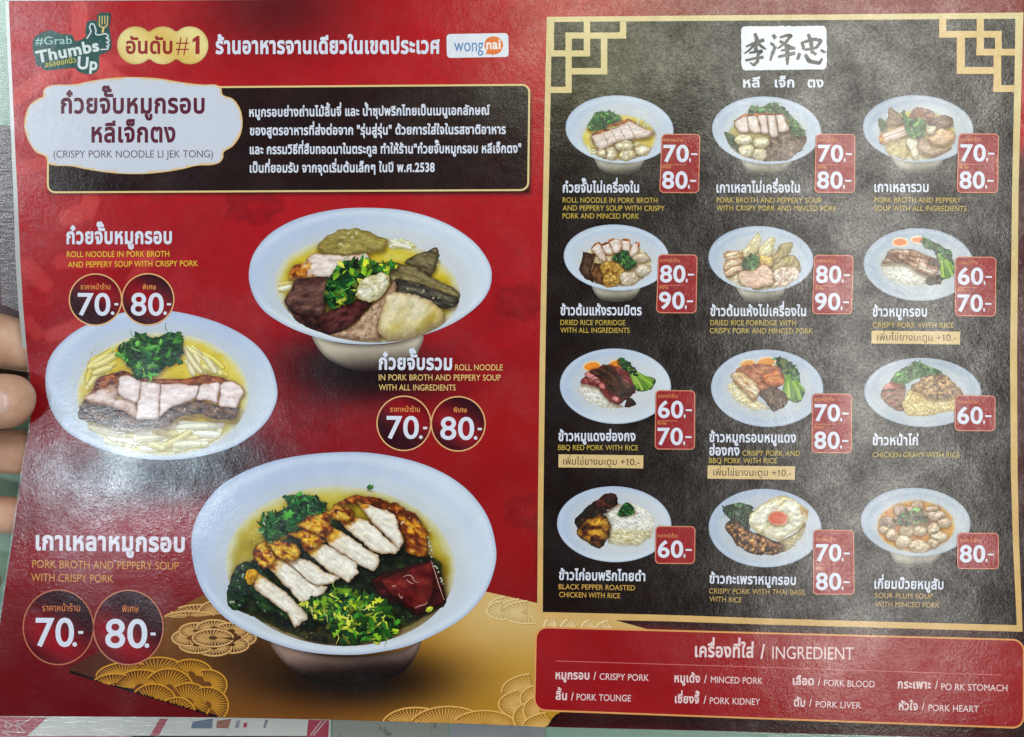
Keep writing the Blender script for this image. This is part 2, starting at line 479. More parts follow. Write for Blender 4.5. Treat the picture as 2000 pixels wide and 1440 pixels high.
# ------------------------------------------------------------------ the menu
menu = bpy.data.objects.new('laminated_menu', None); COL.objects.link(menu); menu.location = (0, 0, Z0)
tag(menu, 'red and black laminated restaurant menu with photos of Thai noodle dishes and prices', 'menu')

page_left = [(17, 2), (21, 100), (25.5, 200), (30, 300), (35, 400), (39, 500), (45, 600), (52, 680), (59, 745), (62, 790), (57, 845), (46, 905), (38, 960), (25, 1050), (14, 1120), (1, 1210), (-22, 1399)]
page_bot = [(200, 1400), (420, 1401.5), (650, 1406), (950, 1415), (1100, 1421), (1400, 1428), (1540, 1432.5), (1760, 1438.5), (2034, 1447)]
page_top = [(2020, -24), (1300, -12), (620, -1), (300, 1)]
PAGE = densify(page_left + page_bot + page_top, 8)

def paint_page(X, Y, D):
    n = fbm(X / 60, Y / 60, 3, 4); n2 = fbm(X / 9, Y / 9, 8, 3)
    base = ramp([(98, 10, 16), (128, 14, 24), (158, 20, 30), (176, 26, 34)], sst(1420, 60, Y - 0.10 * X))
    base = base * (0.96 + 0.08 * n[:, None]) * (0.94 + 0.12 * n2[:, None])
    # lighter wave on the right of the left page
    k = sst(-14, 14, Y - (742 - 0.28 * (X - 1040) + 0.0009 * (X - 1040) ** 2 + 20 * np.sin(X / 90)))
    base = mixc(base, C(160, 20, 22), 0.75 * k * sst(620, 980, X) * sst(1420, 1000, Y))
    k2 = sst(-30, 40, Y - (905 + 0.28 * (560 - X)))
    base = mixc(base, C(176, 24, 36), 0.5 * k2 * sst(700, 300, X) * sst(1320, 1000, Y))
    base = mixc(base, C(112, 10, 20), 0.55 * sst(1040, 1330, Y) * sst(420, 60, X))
    for q0, amp, wd in ((1.0, 0.10, 60), (2.1, 0.10, 44), (3.3, 0.10, 70)):
        yy = 300 + 330 * q0 - 0.42 * X + 60 * np.sin(X / 210.0 + q0 * 2)
        base = mixc(base, C(70, 8, 16), amp * sst(wd, 0, np.abs(Y - yy)) * sst(-wd, wd, Y - yy + wd * 0.4))
    # pale brush strokes of a large character at the left margin
    def stroke(pts, w, a):
        nonlocal base
        d = np.full(len(X), 1e9); P = np.stack([X, Y], -1)
        for p, q in zip(pts[:-1], pts[1:]):
            p = np.array(p, float); q = np.array(q, float); ab = q - p
            t = np.clip(((P - p) @ ab) / ab.dot(ab), 0, 1); d = np.minimum(d, np.linalg.norm(P - p - t[:, None] * ab, axis=1))
        base = mixc(base, C(226, 96, 86), 1.25 * a * sst(w + 2.5, w - 2.5, d))
    stroke([(156, 18), (158, 170)], 17, 0.45)
    stroke([(30, 82), (60, 82)], 18, 0.14); stroke([(24, 196), (90, 150), (128, 128)], 15, 0.42); stroke([(190, 128), (228, 160), (300, 190)], 18, 0.42)
    stroke([(150, 120), (268, 118)], 10, 0.25); stroke([(36, 330), (88, 318)], 13, 0.3)
    stroke([(178, 388), (170, 412), (132, 426)], 17, 0.34); stroke([(120, 512), (290, 504)], 15, 0.26); stroke([(52, 520), (88, 556)], 16, 0.24)
    stroke([(56, 632), (72, 652)], 13, 0.26); stroke([(98, 656), (170, 628)], 13, 0.30)
    stroke([(290, 500), (262, 545)], 14, 0.24)
    # faint darker flowers
    for fx, fy, fr in ((495, 402, 62), (610, 806, 62), (1016, 590, 58), (1036, 1000, 60)):
        r = np.hypot(X - fx, (Y - fy) * 1.5); th = np.arctan2((Y - fy) * 1.5, X - fx)
        edge = fr * (0.72 + 0.28 * np.abs(np.cos(2.5 * th)))
        k = sst(edge + 3, edge - 3, r) * (0.55 + 0.45 * sst(0.2, 0.6, np.abs(np.sin(2.5 * th)) * r / fr))
        k = k * (1 - 0.8 * sst(16, 11, r))
        base = mixc(base, C(106, 12, 24), 0.42 * k)
    # darker red print towards the upper right, then printed drop shadows
    base = mixc(base, C(112, 18, 24), 0.8 * sst(1080, 1420, X) * sst(200, 60, Y))
    def sh(cx, cy, rx, ry, a, p=1.0):
        nonlocal base
        q = ((X - cx) / rx) ** 2 + ((Y - cy) / ry) ** 2
        base = mixc(base, C(22, 10, 14), a * np.exp(-q * p))
    sh(672, 712, 120, 60, 0.95); sh(735, 738, 130, 46, 0.9); sh(315, 925, 190, 52, 0.95); sh(430, 890, 100, 60, 0.75); sh(650, 1330, 260, 60, 0.6)
    def boxsh(x0, y0, x1, y1, b, a):
        nonlocal base
        k = sst(x0 - b, x0 + b, X) * sst(x1 + b, x1 - b, X) * sst(y0 - b, y0 + b, Y) * sst(y1 + b, y1 - b, Y)
        base = mixc(base, C(30, 12, 14), a * k)
    boxsh(96, 180, 1036, 379, 6, 0.9); boxsh(1052, 1000, 2100, 1226, 10, 0.8); boxsh(1062, 1300, 1990, 1424, 13, 0.75)
    boxsh(1320, 1180, 2200, 1460, 90, 0.78); boxsh(1975, 300, 2200, 1460, 30, 0.8)  # dark maroon print at the lower right and along the right edge
    base = mixc(base, C(70, 22, 26), 0.75 * np.exp(-((X - 540) / 150) ** 2 - ((Y - 10) / 95) ** 2))  # dark reflection at the top middle, painted into the page colour
    return base

def build_page():
    V, F, D = fill(PAGE, 6.0)
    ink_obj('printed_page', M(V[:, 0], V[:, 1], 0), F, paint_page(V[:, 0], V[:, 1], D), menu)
    # the sheet's thickness: paper core below the print
    n = len(PAGE); top = M(PAGE[:, 0], PAGE[:, 1], -0.5); bot = top - np.array([0, 0, 0.0006])
    Vt, Ft, _ = fill(PAGE, 30); back = M(Vt[:, 0], Vt[:, 1], -0.5) - np.array([0, 0, 0.0006])
    VV = np.vstack([top, bot, back]); FF = [[i, (i + 1) % n, n + (i + 1) % n, n + i] for i in range(n)] + [[2 * n + j for j in reversed(f)] for f in Ft]
    ink_obj('paper_core', VV, FF, np.tile(C(225, 225, 222), (len(VV), 1)), menu)
    # unprinted white margin along the left edge
    inner = np.array(page_left[:8], float); w = np.array([7, 6.5, 6.5, 7, 8, 9, 9, 7.5])
    A = densify(inner, 8, False); W = np.interp(A[:, 1], inner[:, 1], w)
    Vm = np.empty((2 * len(A), 2)); Vm[0::2] = A; Vm[1::2] = A - np.stack([W, 0 * W], -1)
    Fm = [[2 * i, 2 * i + 1, 2 * i + 3, 2 * i + 2] for i in range(len(A) - 1)]
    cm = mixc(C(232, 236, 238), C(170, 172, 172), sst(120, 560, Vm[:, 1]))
    ink_obj('paper_margin', M(Vm[:, 0], Vm[:, 1], -0.2), Fm, cm, menu)
    ih = Ink(); tp = densify([(17, 1.0), (300, -0.5), (640, -3)], 8, False)
    ih.add(*strip_geo(tp - np.array([0, 2.0]), 5.0), C(205, 208, 212)); ih.build('paper_margin', -0.2, menu)
    # clear plastic margin of the laminating pouch
    m, nt, b = new_mat('clear_laminate_film')
    tr = N(nt, 'ShaderNodeBsdfTransparent'); tr.inputs[0].default_value = (0.93, 0.95, 0.95, 1)
    gl = N(nt, 'ShaderNodeBsdfGlossy'); gl.inputs['Roughness'].default_value = 0.22
    tc = N(nt, 'ShaderNodeTexCoord'); nz = noise(nt, tc.outputs['Object'], 160, 3, 0.6, (1, 5, 1), 0.3)
    bp = N(nt, 'ShaderNodeBump'); bp.inputs['Strength'].default_value = 0.5; bp.inputs['Distance'].default_value = 0.0004
    nt.links.new(nz.outputs['Fac'], bp.inputs['Height']); nt.links.new(bp.outputs[0], gl.inputs['Normal'])
    mx = N(nt, 'ShaderNodeMixShader'); mx.inputs[0].default_value = 0.10
    nt.links.new(tr.outputs[0], mx.inputs[1]); nt.links.new(gl.outputs[0], mx.inputs[2])
    nt.links.new(mx.outputs[0], nt.nodes['Material Output'].inputs['Surface'])
    rim_in = PAGE
    outer = densify([(-24, -40), (-16, 150), (-4, 420), (4, 596), (46, 612), (51, 690), (59, 790), (54, 850), (43, 905), (22, 1050), (11, 1120), (-3, 1212), (-70, 1450), (200, 1456), (420, 1458), (650, 1462), (950, 1470), (1100, 1475), (1400, 1482), (1540, 1487), (1760, 1494), (2080, 1502), (2066, -70), (1300, -56), (620, -46), (300, -43)], 14)
    pts = np.vstack([rim_in, outer]); n1, n2 = len(rim_in), len(outer)
    v, e, f, *_ = delaunay_2d_cdt([Vector(p) for p in pts], [(i, (i + 1) % n1) for i in range(n1)] + [(n1 + i, n1 + (i + 1) % n2) for i in range(n2)], [], 1, 1e-5)
    V = np.array([tuple(p) for p in v]); cen = np.array([V[q].mean(0) for q in f]); ins = inside(cen, PAGE)
    F = [list(reversed(q)) for q, k in zip(f, ins) if not k]
    me = bpy.data.meshes.new('plastic_margin')
    me.from_pydata([tuple(p) for p in M(V[:, 0], V[:, 1], -0.3)], [], F); me.update()
    link_mesh('plastic_margin', me, menu, m)
build_page()

# ---- gold cloth printed behind the lower bowl
CLOTH = densify([(133, 1305), (240, 1248), (320, 1203), (397, 1162), (560, 1100), (800, 1110), (950, 1156), (1049, 1178), (1160, 1200), (1275, 1232), (1240, 1300), (1090, 1394), (1068, 1420), (950, 1415), (650, 1406), (424, 1401.5), (300, 1364), (142, 1315)], 7)
def paint_cloth(X, Y, D):
    n = fbm(X / 70, Y / 40, 21, 3)
    c = ramp([(92, 44, 26), (132, 82, 28), (140, 88, 26), (172, 118, 36), (190, 144, 58)], (X - 160) / 860 + 0.10 * (n - 0.5))
    c = mixc(c, C(212, 178, 116), sst(1330, 1190, Y) * sst(780, 960, X))
    c = mixc(c, C(178, 128, 30), 0.7 * sst(1330, 1400, Y) * sst(800, 950, X))
    c = mixc(c, C(74, 34, 22), sst(330, 150, X - 0.4 * (Y - 1300)) * 0.8)
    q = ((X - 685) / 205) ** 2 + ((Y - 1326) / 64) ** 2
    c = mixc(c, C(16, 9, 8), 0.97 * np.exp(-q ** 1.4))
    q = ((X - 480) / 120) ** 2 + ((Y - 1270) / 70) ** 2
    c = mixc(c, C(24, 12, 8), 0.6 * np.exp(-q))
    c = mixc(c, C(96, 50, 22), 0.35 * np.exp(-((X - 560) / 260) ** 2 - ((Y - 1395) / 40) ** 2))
    return c
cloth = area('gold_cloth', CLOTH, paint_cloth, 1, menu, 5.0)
k = Ink(); k.stroke([(136, 1312), (300, 1362.5), (424, 1400)], 5, C(20, 8, 8)); k.build('cloth_edge', 1.4, cloth)
k = Ink(); k.stroke([(1066, 1419.5), (1090, 1396)], 6, C(28, 8, 10)); k.build('cloth_edge', 1.4, cloth)
def fans(name, items, col, dark):
    k = Ink(); lay = 0.0
    for cx, cy, rx, ry, a0, a1, nr in items:
        t = np.radians(np.linspace(a0, a1, 22))
        arc = np.stack([cx + rx * np.cos(t), cy - ry * np.sin(t)], -1)
        sec = np.vstack([arc, [[cx, cy]]]) if abs(a1 - a0) < 300 else arc
        try:
            Vs, Fs, Ds = fill(densify(sec, 5), 5); kp = inside(Vs, CLOTH)
            Fs = [q for q in Fs if kp[q].all()]
            if Fs: k.add(Vs, Fs, paint_cloth(Vs[:, 0], Vs[:, 1], Ds) * 0.93, lay - 0.02)
        except Exception: pass
        def clipped(p, w, c, l, taper=False):
            p = densify(p, 4, False); o = inside(p, CLOTH); run = []
            for q, b in list(zip(p, o)) + [(None, False)]:
                if b: run.append(q)
                else:
                    if len(run) > 2: k.add(*strip_geo(run, w, False, taper), c, l)
                    run = []
        clipped(arc + np.array([1.0, 1.3]), 2.6, dark, lay); clipped(arc, 3.0, col, lay + 0.055)
        nr = int(nr * 1.35)
        for i in range(nr):
            th = math.radians(a0 + (a1 - a0) * (i + 0.5) / nr)
            s = np.linspace(0.22, 0.93, 9); bend = 0.22 * (1 - s)
            p = np.stack([cx + rx * s * np.cos(th + bend), cy - ry * s * np.sin(th + bend)], -1)
            clipped(p, 2.5, mixc(col, dark, np.array([0.14]))[0], lay + 0.03, True)
        lay += 0.085
    return k.build(name, 1.15, cloth)
GL1, GD1 = C(214, 164, 92), C(104, 58, 18)
rosette = [(418 + 48 * math.cos(a), 1246 + 19 * math.sin(a), 34, 16, -math.degrees(a) - 100, -math.degrees(a) + 100, 11) for a in np.linspace(0, 2 * math.pi, 9)[:-1]] + [(416, 1246, 40, 17, 0, 345, 20)]
fans('embossed_fans', rosette, C(216, 170, 108), C(110, 64, 24))
fans('embossed_fans', [(392, 1203, 60, 22, 10, 172, 14), (432, 1196, 44, 24, 40, 178, 10), (372, 1206, 50, 12, 20, 175, 9)], C(214, 168, 104), C(112, 64, 24))
fans('embossed_fans', [(310, 1318, 58, 34, 0, 170, 14), (372, 1318, 44, 30, -20, 130, 12), (405, 1338, 38, 30, -50, 110, 12), (250, 1322, 62, 28, 60, 178, 12), (275, 1344, 54, 36, 10, 172, 15), (330, 1346, 48, 40, -20, 150, 14), (368, 1372, 44, 38, -40, 130, 13), (404, 1378, 42, 36, -50, 110, 12), (300, 1372, 44, 36, 10, 165, 12), (225, 1340, 46, 24, 60, 178, 9), (345, 1392, 36, 30, -10, 150, 11)], C(204, 146, 44), C(92, 44, 12))
fans('embossed_fans', [(1000, 1186, 46, 22, 100, 250, 8), (1020, 1188, 44, 18, 60, 300, 14), (1030, 1196, 50, 22, 90, 290, 12), (985, 1192, 34, 18, 100, 280, 8)], C(226, 202, 146), C(176, 136, 74))
fans('embossed_fans', [(812, 1418, 66, 36, 20, 165, 16), (876, 1424, 78, 44, 20, 160, 18), (946, 1424, 66, 36, 15, 150, 15)], C(224, 172, 92), C(116, 72, 18))
fans('embossed_fans', [(1046, 1350, 66, 34, 100, 185, 9), (1044, 1376, 70, 32, 120, 230, 12), (1056, 1364, 40, 26, 90, 230, 10), (1062, 1402, 60, 36, 110, 230, 12), (1062, 1388, 40, 30, 100, 220, 9), (1090, 1420, 70, 30, 110, 190, 8)], C(226, 180, 108), C(132, 88, 26))
fans('embossed_fans', [(1092, 1226, 30, 26, 110, 180, 4), (1130, 1230, 36, 26, 110, 180, 4), (1170, 1232, 36, 26, 120, 180, 4), (1202, 1232, 40, 22, 110, 180, 4)], C(236, 212, 164), C(190, 148, 84))

# ---- food painter
def food(cols, sc=(14, 14), ang=0, rim=None, rimw=4, rima=0.75, spk=None, seed=None, crust=None, con=1.7, light=0.0, hl=None, emb=0.6, bev=0.20, ex=1.4, fine=0.16):
    sd = seed if seed is not None else random.randrange(9999)
    def f(X, Y, D):
        r = math.radians(ang)
        u = (X * math.cos(r) + Y * math.sin(r)) / sc[0]; v = (-X * math.sin(r) + Y * math.cos(r)) / sc[1]
        t = 0.5 + (fbm(u, v, sd, 4) - 0.5) * con
        c = ramp(cols, t)
        c = c * (1 - fine / 2 + fine * vn(X / 2.3, Y / 2.3, sd + 3)[:, None]) * (0.9 + 0.2 * fbm(X / 7, Y / 7, sd + 4, 2)[:, None])
        if crust:
            ccols, (dx, dy), frac = crust
            s = X * dx + Y * dy; s = (s - s.min()) / (np.ptp(s) + 1e-6)
            m = sst(-0.06, 0.06, s + 0.22 * (fbm(X / 9, Y / 9, sd + 5, 3) - 0.5) - (1 - frac))
            cc = ramp(ccols, 0.5 + 1.9 * (fbm(X / 8, Y / 8, sd + 6, 3) - 0.5))
            c = mixc(c, cc, m)
        if light:
            yy = (Y - Y.min()) / (np.ptp(Y) + 1e-6); c = c * (1 + light * (0.5 - yy))[:, None]
        e1 = fbm(u * 1.6, v * 1.6, sd + 21, 3) - fbm(u * 1.6 - 1.6 * ex / sc[0], v * 1.6 - 3.2 * ex / sc[1], sd + 21, 3)
        e2 = vn(X / 4.2, Y / 4.2, sd + 23) - vn((X - 1.3) / 4.2, (Y - 2.4) / 4.2, sd + 23)
        c = c * np.clip(1 - emb * e1 - emb * 0.22 * e2, 0.55, 1.4)[:, None]
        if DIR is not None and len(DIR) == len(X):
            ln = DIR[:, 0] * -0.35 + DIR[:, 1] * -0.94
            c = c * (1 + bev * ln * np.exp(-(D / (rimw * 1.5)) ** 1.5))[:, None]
        if spk:
            sc_, thr, cs = spk
            c = mixc(c, np.array(cs, float), 0.85 * sst(thr, thr + 0.08, vn(X / sc_, Y / sc_, sd + 11)))
        if hl:
            sc_, thr, cs = hl
            c = mixc(c, np.array(cs, float), sst(thr, thr + 0.05, fbm(X / sc_, Y / sc_, sd + 17, 2)) * sst(2, 5, D))
        if rim is not None:
            c = mixc(c, np.array(rim, float), rima * np.exp(-(D / rimw) ** 1.3) * (0.55 + 0.9 * vn(X / 7, Y / 7, sd + 9)))
        return np.clip(c, 0, 255)
    return f
CR = [(92, 36, 14), (150, 72, 22), (196, 116, 38), (226, 168, 50)]
CRD = [(74, 34, 22), (120, 58, 32), (168, 92, 48)]
PORKC = [(214, 190, 172), (228, 214, 208), (234, 224, 222)]
def PORK(ang=0, crust=None, rim=(150, 104, 72)): return food(PORKC, (26, 7), ang, rim, 3.0, 0.7, crust=crust, con=1.2, emb=0.25, fine=0.06)
def LIVER(): return food([(150, 118, 94), (182, 150, 124), (202, 174, 148)], (12, 12), 0, (112, 80, 60), 3.5, spk=(3.0, 0.80, (96, 66, 52)))
def BLOOD(): return food([(44, 20, 20), (78, 38, 36), (104, 62, 56)], (16, 8), 30, (34, 14, 14), 4)
def STOM(): return food([(146, 132, 70), (178, 162, 98), (206, 194, 138)], (18, 12), 20, (96, 84, 44), 4, fine=0.08)
def KID(): return food([(74, 66, 46), (112, 100, 70), (144, 132, 98)], (20, 7), 25, (54, 46, 34), 4, hl=(7, 0.8, (190, 184, 160)))
def MINCE(c=((196, 186, 148), (222, 214, 184), (236, 232, 212)), rim=(150, 132, 92)): return food(list(c), (8, 8), 0, rim, 4, con=2.2, spk=(3.0, 0.86, (140, 118, 84)), light=0.15)
def RICE(tint=0): return food([(206, 204, 188), (226, 226, 218), (238, 238, 234)] if not tint else [(196, 180, 120), (222, 210, 166), (236, 230, 206)], (4.2, 2.4), 40, (196, 196, 184), 5, con=2.6)
def SAUCE(): return food([(40, 22, 14), (70, 42, 26), (104, 70, 44)], (8, 8), 0, (44, 24, 16), 3, con=2.2, hl=(4, 0.80, (150, 116, 84)))
def GREEN(ang=90): return food([(16, 62, 34), (34, 104, 44), (96, 160, 40), (168, 204, 44)], (40, 7), ang, (14, 52, 30), 3.5, con=2.0)
HERB = [(16, 52, 26), (24, 78, 36), (38, 104, 40), (62, 132, 44), (20, 66, 34)]
HERBY = [(24, 70, 30), (58, 124, 34), (122, 172, 36), (168, 196, 42), (36, 96, 36), (196, 206, 70)]
HERBP = [(70, 104, 64), (92, 132, 78), (110, 152, 84), (60, 92, 58)]

def piece(parent, name, pts, paint, layer=4, z=None, smooth=True, jit=1.4, sp=2.1, grow=0.0):
    P = np.array(pts, float)
    if z is not None: P = z(P)
    P = catmull(densify(P, 30), 6) if smooth else densify(P, 4)
    if grow:
        c = P.mean(0); nn = P - c; P = P + nn / (np.linalg.norm(nn, axis=1)[:, None] + 1e-6) * grow
    if jit:
        sd = random.randrange(9999); c = P.mean(0)
        nn = P - c; nn /= np.linalg.norm(nn, axis=1)[:, None] + 1e-6
        idx = np.arange(len(P)); d = (vn(P[:, 0] / 5.0, P[:, 1] / 5.0, sd) - 0.5) * 2 * jit + (vn(P[:, 0] / 12.0, P[:, 1] / 12.0, sd + 1) - 0.5) * 2 * jit + (vn(P[:, 0] / 2.4, P[:, 1] / 2.4, sd + 2) - 0.5) * 1.2 * min(jit, 1.5)
        P = P + nn * d[:, None]
    P = densify(P, 3.0)
    keep = [0]
    for i in range(1, len(P)):
        if np.linalg.norm(P[i] - P[keep[-1]]) > 0.6: keep.append(i)
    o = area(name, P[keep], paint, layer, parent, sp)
    PIECES.setdefault(parent.name, []).append((o, P[keep], layer))
    return o
def zz(ox, oy, k=3.6):
    return lambda P: np.array([(ox + x / k, oy + y / k) for x, y in P])
def leaves(parent, name, region, n, size, pal, layer=6, z=None, base=None, seed=1, slim=0.5):
    R = np.array(region, float)
    if z is not None: R = z(R)
    R = catmull(R, 6); rnd = random.Random(seed); k = Ink(); lay = 0.0
    if base is not None:
        V, F, D = fill(densify(R, 3), 3.0); k.add(V, F, food(base, (6, 6), con=2.2, seed=seed)(V[:, 0], V[:, 1], D), 0); lay = 0.2
    lo, hi = R.min(0), R.max(0); m = 0; tries = 0
    while m < n and tries < n * 30:
        tries += 1
        p = np.array([rnd.uniform(lo[0], hi[0]), rnd.uniform(lo[1], hi[1])])
        if not inside(p[None], R)[0]: continue
        s = size * rnd.uniform(0.5, 1.3); a = rnd.uniform(0, math.pi * 2); q = rnd.randrange(3)
        if q == 0: sh = [(-1, 0), (-0.4, -slim), (0.2, -slim * 0.8), (1, 0), (0.3, slim), (-0.5, slim * 0.7)]
        elif q == 1: sh = [(-1, 0.1), (-0.6, -0.55), (-0.2, -0.25), (0.1, -0.75), (0.35, -0.3), (0.8, -0.45), (0.7, 0.05), (1, 0.35), (0.4, 0.4), (0.1, 0.8), (-0.2, 0.35), (-0.7, 0.5)]
        else: sh = [(-1, -0.12), (0.2, -0.28), (1.1, 0), (0.2, 0.25), (-0.9, 0.2)]
        sh = np.array(sh) * s
        sh = np.stack([sh[:, 0] * math.cos(a) - sh[:, 1] * math.sin(a), (sh[:, 0] * math.sin(a) + sh[:, 1] * math.cos(a)) * 0.85], -1) + p
        V = np.vstack([p[None], sh]); nn = len(sh)
        F = [[0, 1 + (i + 1) % nn, 1 + i] for i in range(nn)]
        c = np.array(pal[rnd.randrange(len(pal))], float) * rnd.choice((0.5, 0.7, 0.9, 1.05, 1.25))
        cc = np.tile(c, (len(V), 1)); cc[0] *= 1.12; cc[1:] *= np.array([rnd.uniform(0.55, 1.2) for _ in range(nn)])[:, None]
        k.add(V, F, np.clip(cc, 0, 235), lay); lay += 0.28 / n; m += 1
        if m % 6 == 0:
            b_ = rnd.uniform(0, 6.28); k.add(*strip_geo(np.array([p, p + size * np.array([math.cos(b_), math.sin(b_)]), p + size * 1.9 * np.array([math.cos(b_ + .4), math.sin(b_ + .4)])]), max(0.9, size * 0.11), False, True), np.minimum(c * 1.5 + 25, 225), lay)
    o = k.build(name, layer, parent); PIECES.setdefault(parent.name, []).append((o, densify(R, 4), layer)); return o
def noodles(parent, region, n, ln, w, layer=4, z=None, seed=1, cols=((206, 200, 150), (226, 222, 188), (232, 230, 208), (214, 196, 112)), ang=None):
    R = np.array(region, float)
    if z is not None: R = z(R)
    R = catmull(R, 6); rnd = random.Random(seed); k = Ink(); lay = 0.0; lo, hi = R.min(0), R.max(0); m = 0; tries = 0
    while m < n and tries < n * 40:
        tries += 1
        p = np.array([rnd.uniform(lo[0], hi[0]), rnd.uniform(lo[1], hi[1])])
        a = rnd.uniform(-0.6, 0.6) + (0 if ang is None else math.radians(ang)) + (math.pi / 2 if ang is None and rnd.random() < 0.35 else 0)
        L = ln * rnd.uniform(0.6, 1.3); b = rnd.uniform(-0.35, 0.35) / max(1.0, ln / 45.0); t = np.linspace(-0.5, 0.5, 15)
        pts = np.stack([p[0] + L * t * math.cos(a) - L * b * t * t * math.sin(a), p[1] + L * t * math.sin(a) + L * b * t * t * math.cos(a)], -1)
        if not inside(pts, R).all(): continue
        c = np.array(cols[rnd.randrange(len(cols))], float)
        k.add(*strip_geo(pts + np.array([0.8, 1.4]), w * 1.14, False, False, True), c * np.array([0.80, 0.74, 0.50]), lay)
        V, F = strip_geo(pts, w, False, False, True); cc = np.tile(c * 0.93, (len(V), 1)); cc[1::2] *= 0.92; cc *= np.repeat(np.array([rnd.uniform(0.93, 1.05) for _ in range(len(pts))]), 2)[:, None]
        k.add(V, F, np.clip(cc, 0, 245), lay + 0.15 / n); k.add(*strip_geo(pts - np.array([0.0, 0.10 * w]), w * 0.5, False, False, True), np.minimum(c * 1.06 + 4, 246), lay + 0.27 / n); lay += 0.42 / n; m += 1
    o = k.build('noodles', layer, parent); PIECES.setdefault(parent.name, []).append((o, None, layer)); return o

def stalks(parent, root, tips, w, z, layer, cols=((120, 172, 44), (150, 194, 56), (96, 150, 40), (176, 206, 84))):
    k = Ink(); r = np.array(root, float); rnd = random.Random(len(tips))
    for i, t in enumerate(tips):
        t = np.array(t, float); m = (r + t) / 2 + np.array([rnd.uniform(-14, 14), rnd.uniform(-14, 14)])
        P = z(np.array([r + np.array([rnd.uniform(-16, 16), rnd.uniform(-16, 16)]), m, t])); tt = np.linspace(0, 1, 9)[:, None]
        P = (1 - tt) ** 2 * P[0] + 2 * tt * (1 - tt) * P[1] + tt * tt * P[2]
        V, F = strip_geo(P, w * rnd.uniform(0.8, 1.2), False, False); c = np.tile(np.array(cols[i % len(cols)], float), (len(V), 1)); c[0::2] *= 0.72
        k.add(V, F, c, 0.02 * i)
    return k.build('stalks', layer, parent)
def rim_painter(cx, cy, rx, ry, soup, plate=False, tint=C(194, 209, 236)):
    """white glazed rim of a printed bowl; soup = (cx, cy, rx, ry)"""
    sd = random.randrange(999)
    def f(X, Y, D):
        u = (X - cx) / rx; v = (Y - cy) / ry
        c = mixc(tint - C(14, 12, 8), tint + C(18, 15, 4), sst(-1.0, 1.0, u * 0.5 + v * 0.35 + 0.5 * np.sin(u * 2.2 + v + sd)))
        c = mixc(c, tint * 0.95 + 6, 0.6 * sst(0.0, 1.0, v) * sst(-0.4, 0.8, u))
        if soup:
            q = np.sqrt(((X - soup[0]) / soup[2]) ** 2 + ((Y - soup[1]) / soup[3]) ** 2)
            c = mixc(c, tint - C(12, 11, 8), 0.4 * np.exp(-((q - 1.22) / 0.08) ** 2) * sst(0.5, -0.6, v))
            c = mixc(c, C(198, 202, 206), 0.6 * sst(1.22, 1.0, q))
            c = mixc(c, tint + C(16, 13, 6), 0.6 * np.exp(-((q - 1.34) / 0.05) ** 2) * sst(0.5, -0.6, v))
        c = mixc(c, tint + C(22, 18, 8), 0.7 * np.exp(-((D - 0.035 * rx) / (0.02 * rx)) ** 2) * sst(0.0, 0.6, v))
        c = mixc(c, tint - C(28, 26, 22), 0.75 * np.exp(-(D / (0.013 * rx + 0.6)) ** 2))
        c = c * (0.985 + 0.03 * fbm(X / 30, Y / 30, sd, 2)[:, None])
        return np.clip(c, 0, 250)
    return f
def foot(parent, pts, top, bot, y0, y1, layer=1.5):
    O = densify(catmull(pts, 8), 4)
    return area('bowl_base', O, lambda X, Y, D: mixc(np.array(top, float), np.array(bot, float), sst(y0, y1, Y + 0.08 * (X - O[:, 0].mean()) + 6 * (fbm(X / 14, Y / 14, 5) - 0.5))) * (1 - 0.35 * np.exp(-(D / 6) ** 2))[:, None], layer, parent, 4)
def soup_part(parent, cx, cy, rx, ry, cols, rot=0, layer=3, fade=(190, 200, 214), fw=0.10, shade=()):
    O = densify(ellipse(cx, cy, rx, ry, rot, 72), 4); sd = random.randrange(999)
    def f(X, Y, D):
        t = 0.5 + 1.6 * (fbm(X / (rx * 0.22), Y / (ry * 0.22), sd, 4) - 0.5)
        c = ramp(cols, t)
        for (a, b, ra, rb, k) in shade:
            c = mixc(c, C(40, 32, 18), k * np.exp(-((X - a) / ra) ** 2 - ((Y - b) / rb) ** 2))
        e = D / rx + 0.05 * (fbm(X / 12, Y / 12, sd + 2, 3) - 0.5)
        return mixc(np.array(fade, float), c, sst(0.0, fw, e))
    o = area('soup', O, f, layer, parent, 3.2); PIECES.setdefault(parent.name, []).append((o, None, layer)); return o

# ---- bowl of roll noodles (left)
a_, b_, c_ = zz(0, 380), zz(0, 740), zz(480, 380)
OUT_A = catmull([(89, 750), (97, 700), (130, 660), (175, 632), (235, 612), (300, 606), (360, 612), (430, 632), (490, 665), (525, 705), (541, 755), (538, 790), (515, 830), (470, 865), (420, 885), (360, 896), (300, 898), (240, 890), (180, 870), (130, 842), (100, 800)], 6)
A = area('dish_picture', OUT_A, rim_painter(315, 752, 226, 147, (318, 768, 168, 122)), 2.5, menu, 4, label='white bowl of roll noodles with a row of crispy pork and coriander')
foot(A, [(180, 862), (250, 890), (330, 897), (420, 880), (452, 862), (430, 905), (390, 930), (300, 938), (230, 925)], (120, 116, 118), (22, 20, 28), 874, 918)
soup_part(A, 318, 770, 168, 120, [(206, 178, 30), (224, 202, 66), (228, 214, 120)], fade=(214, 214, 190), shade=((320, 845, 150, 22, 0.35),))
noodles(A, [(590, 300), (760, 330), (950, 350), (1150, 350), (1300, 280), (1560, 300), (1600, 340), (1480, 450), (1280, 500), (1050, 520), (800, 480), (650, 390)], 40, 80, 14, 3.3, b_, 3, ((224, 220, 190), (230, 228, 208), (232, 232, 218), (216, 206, 146)))
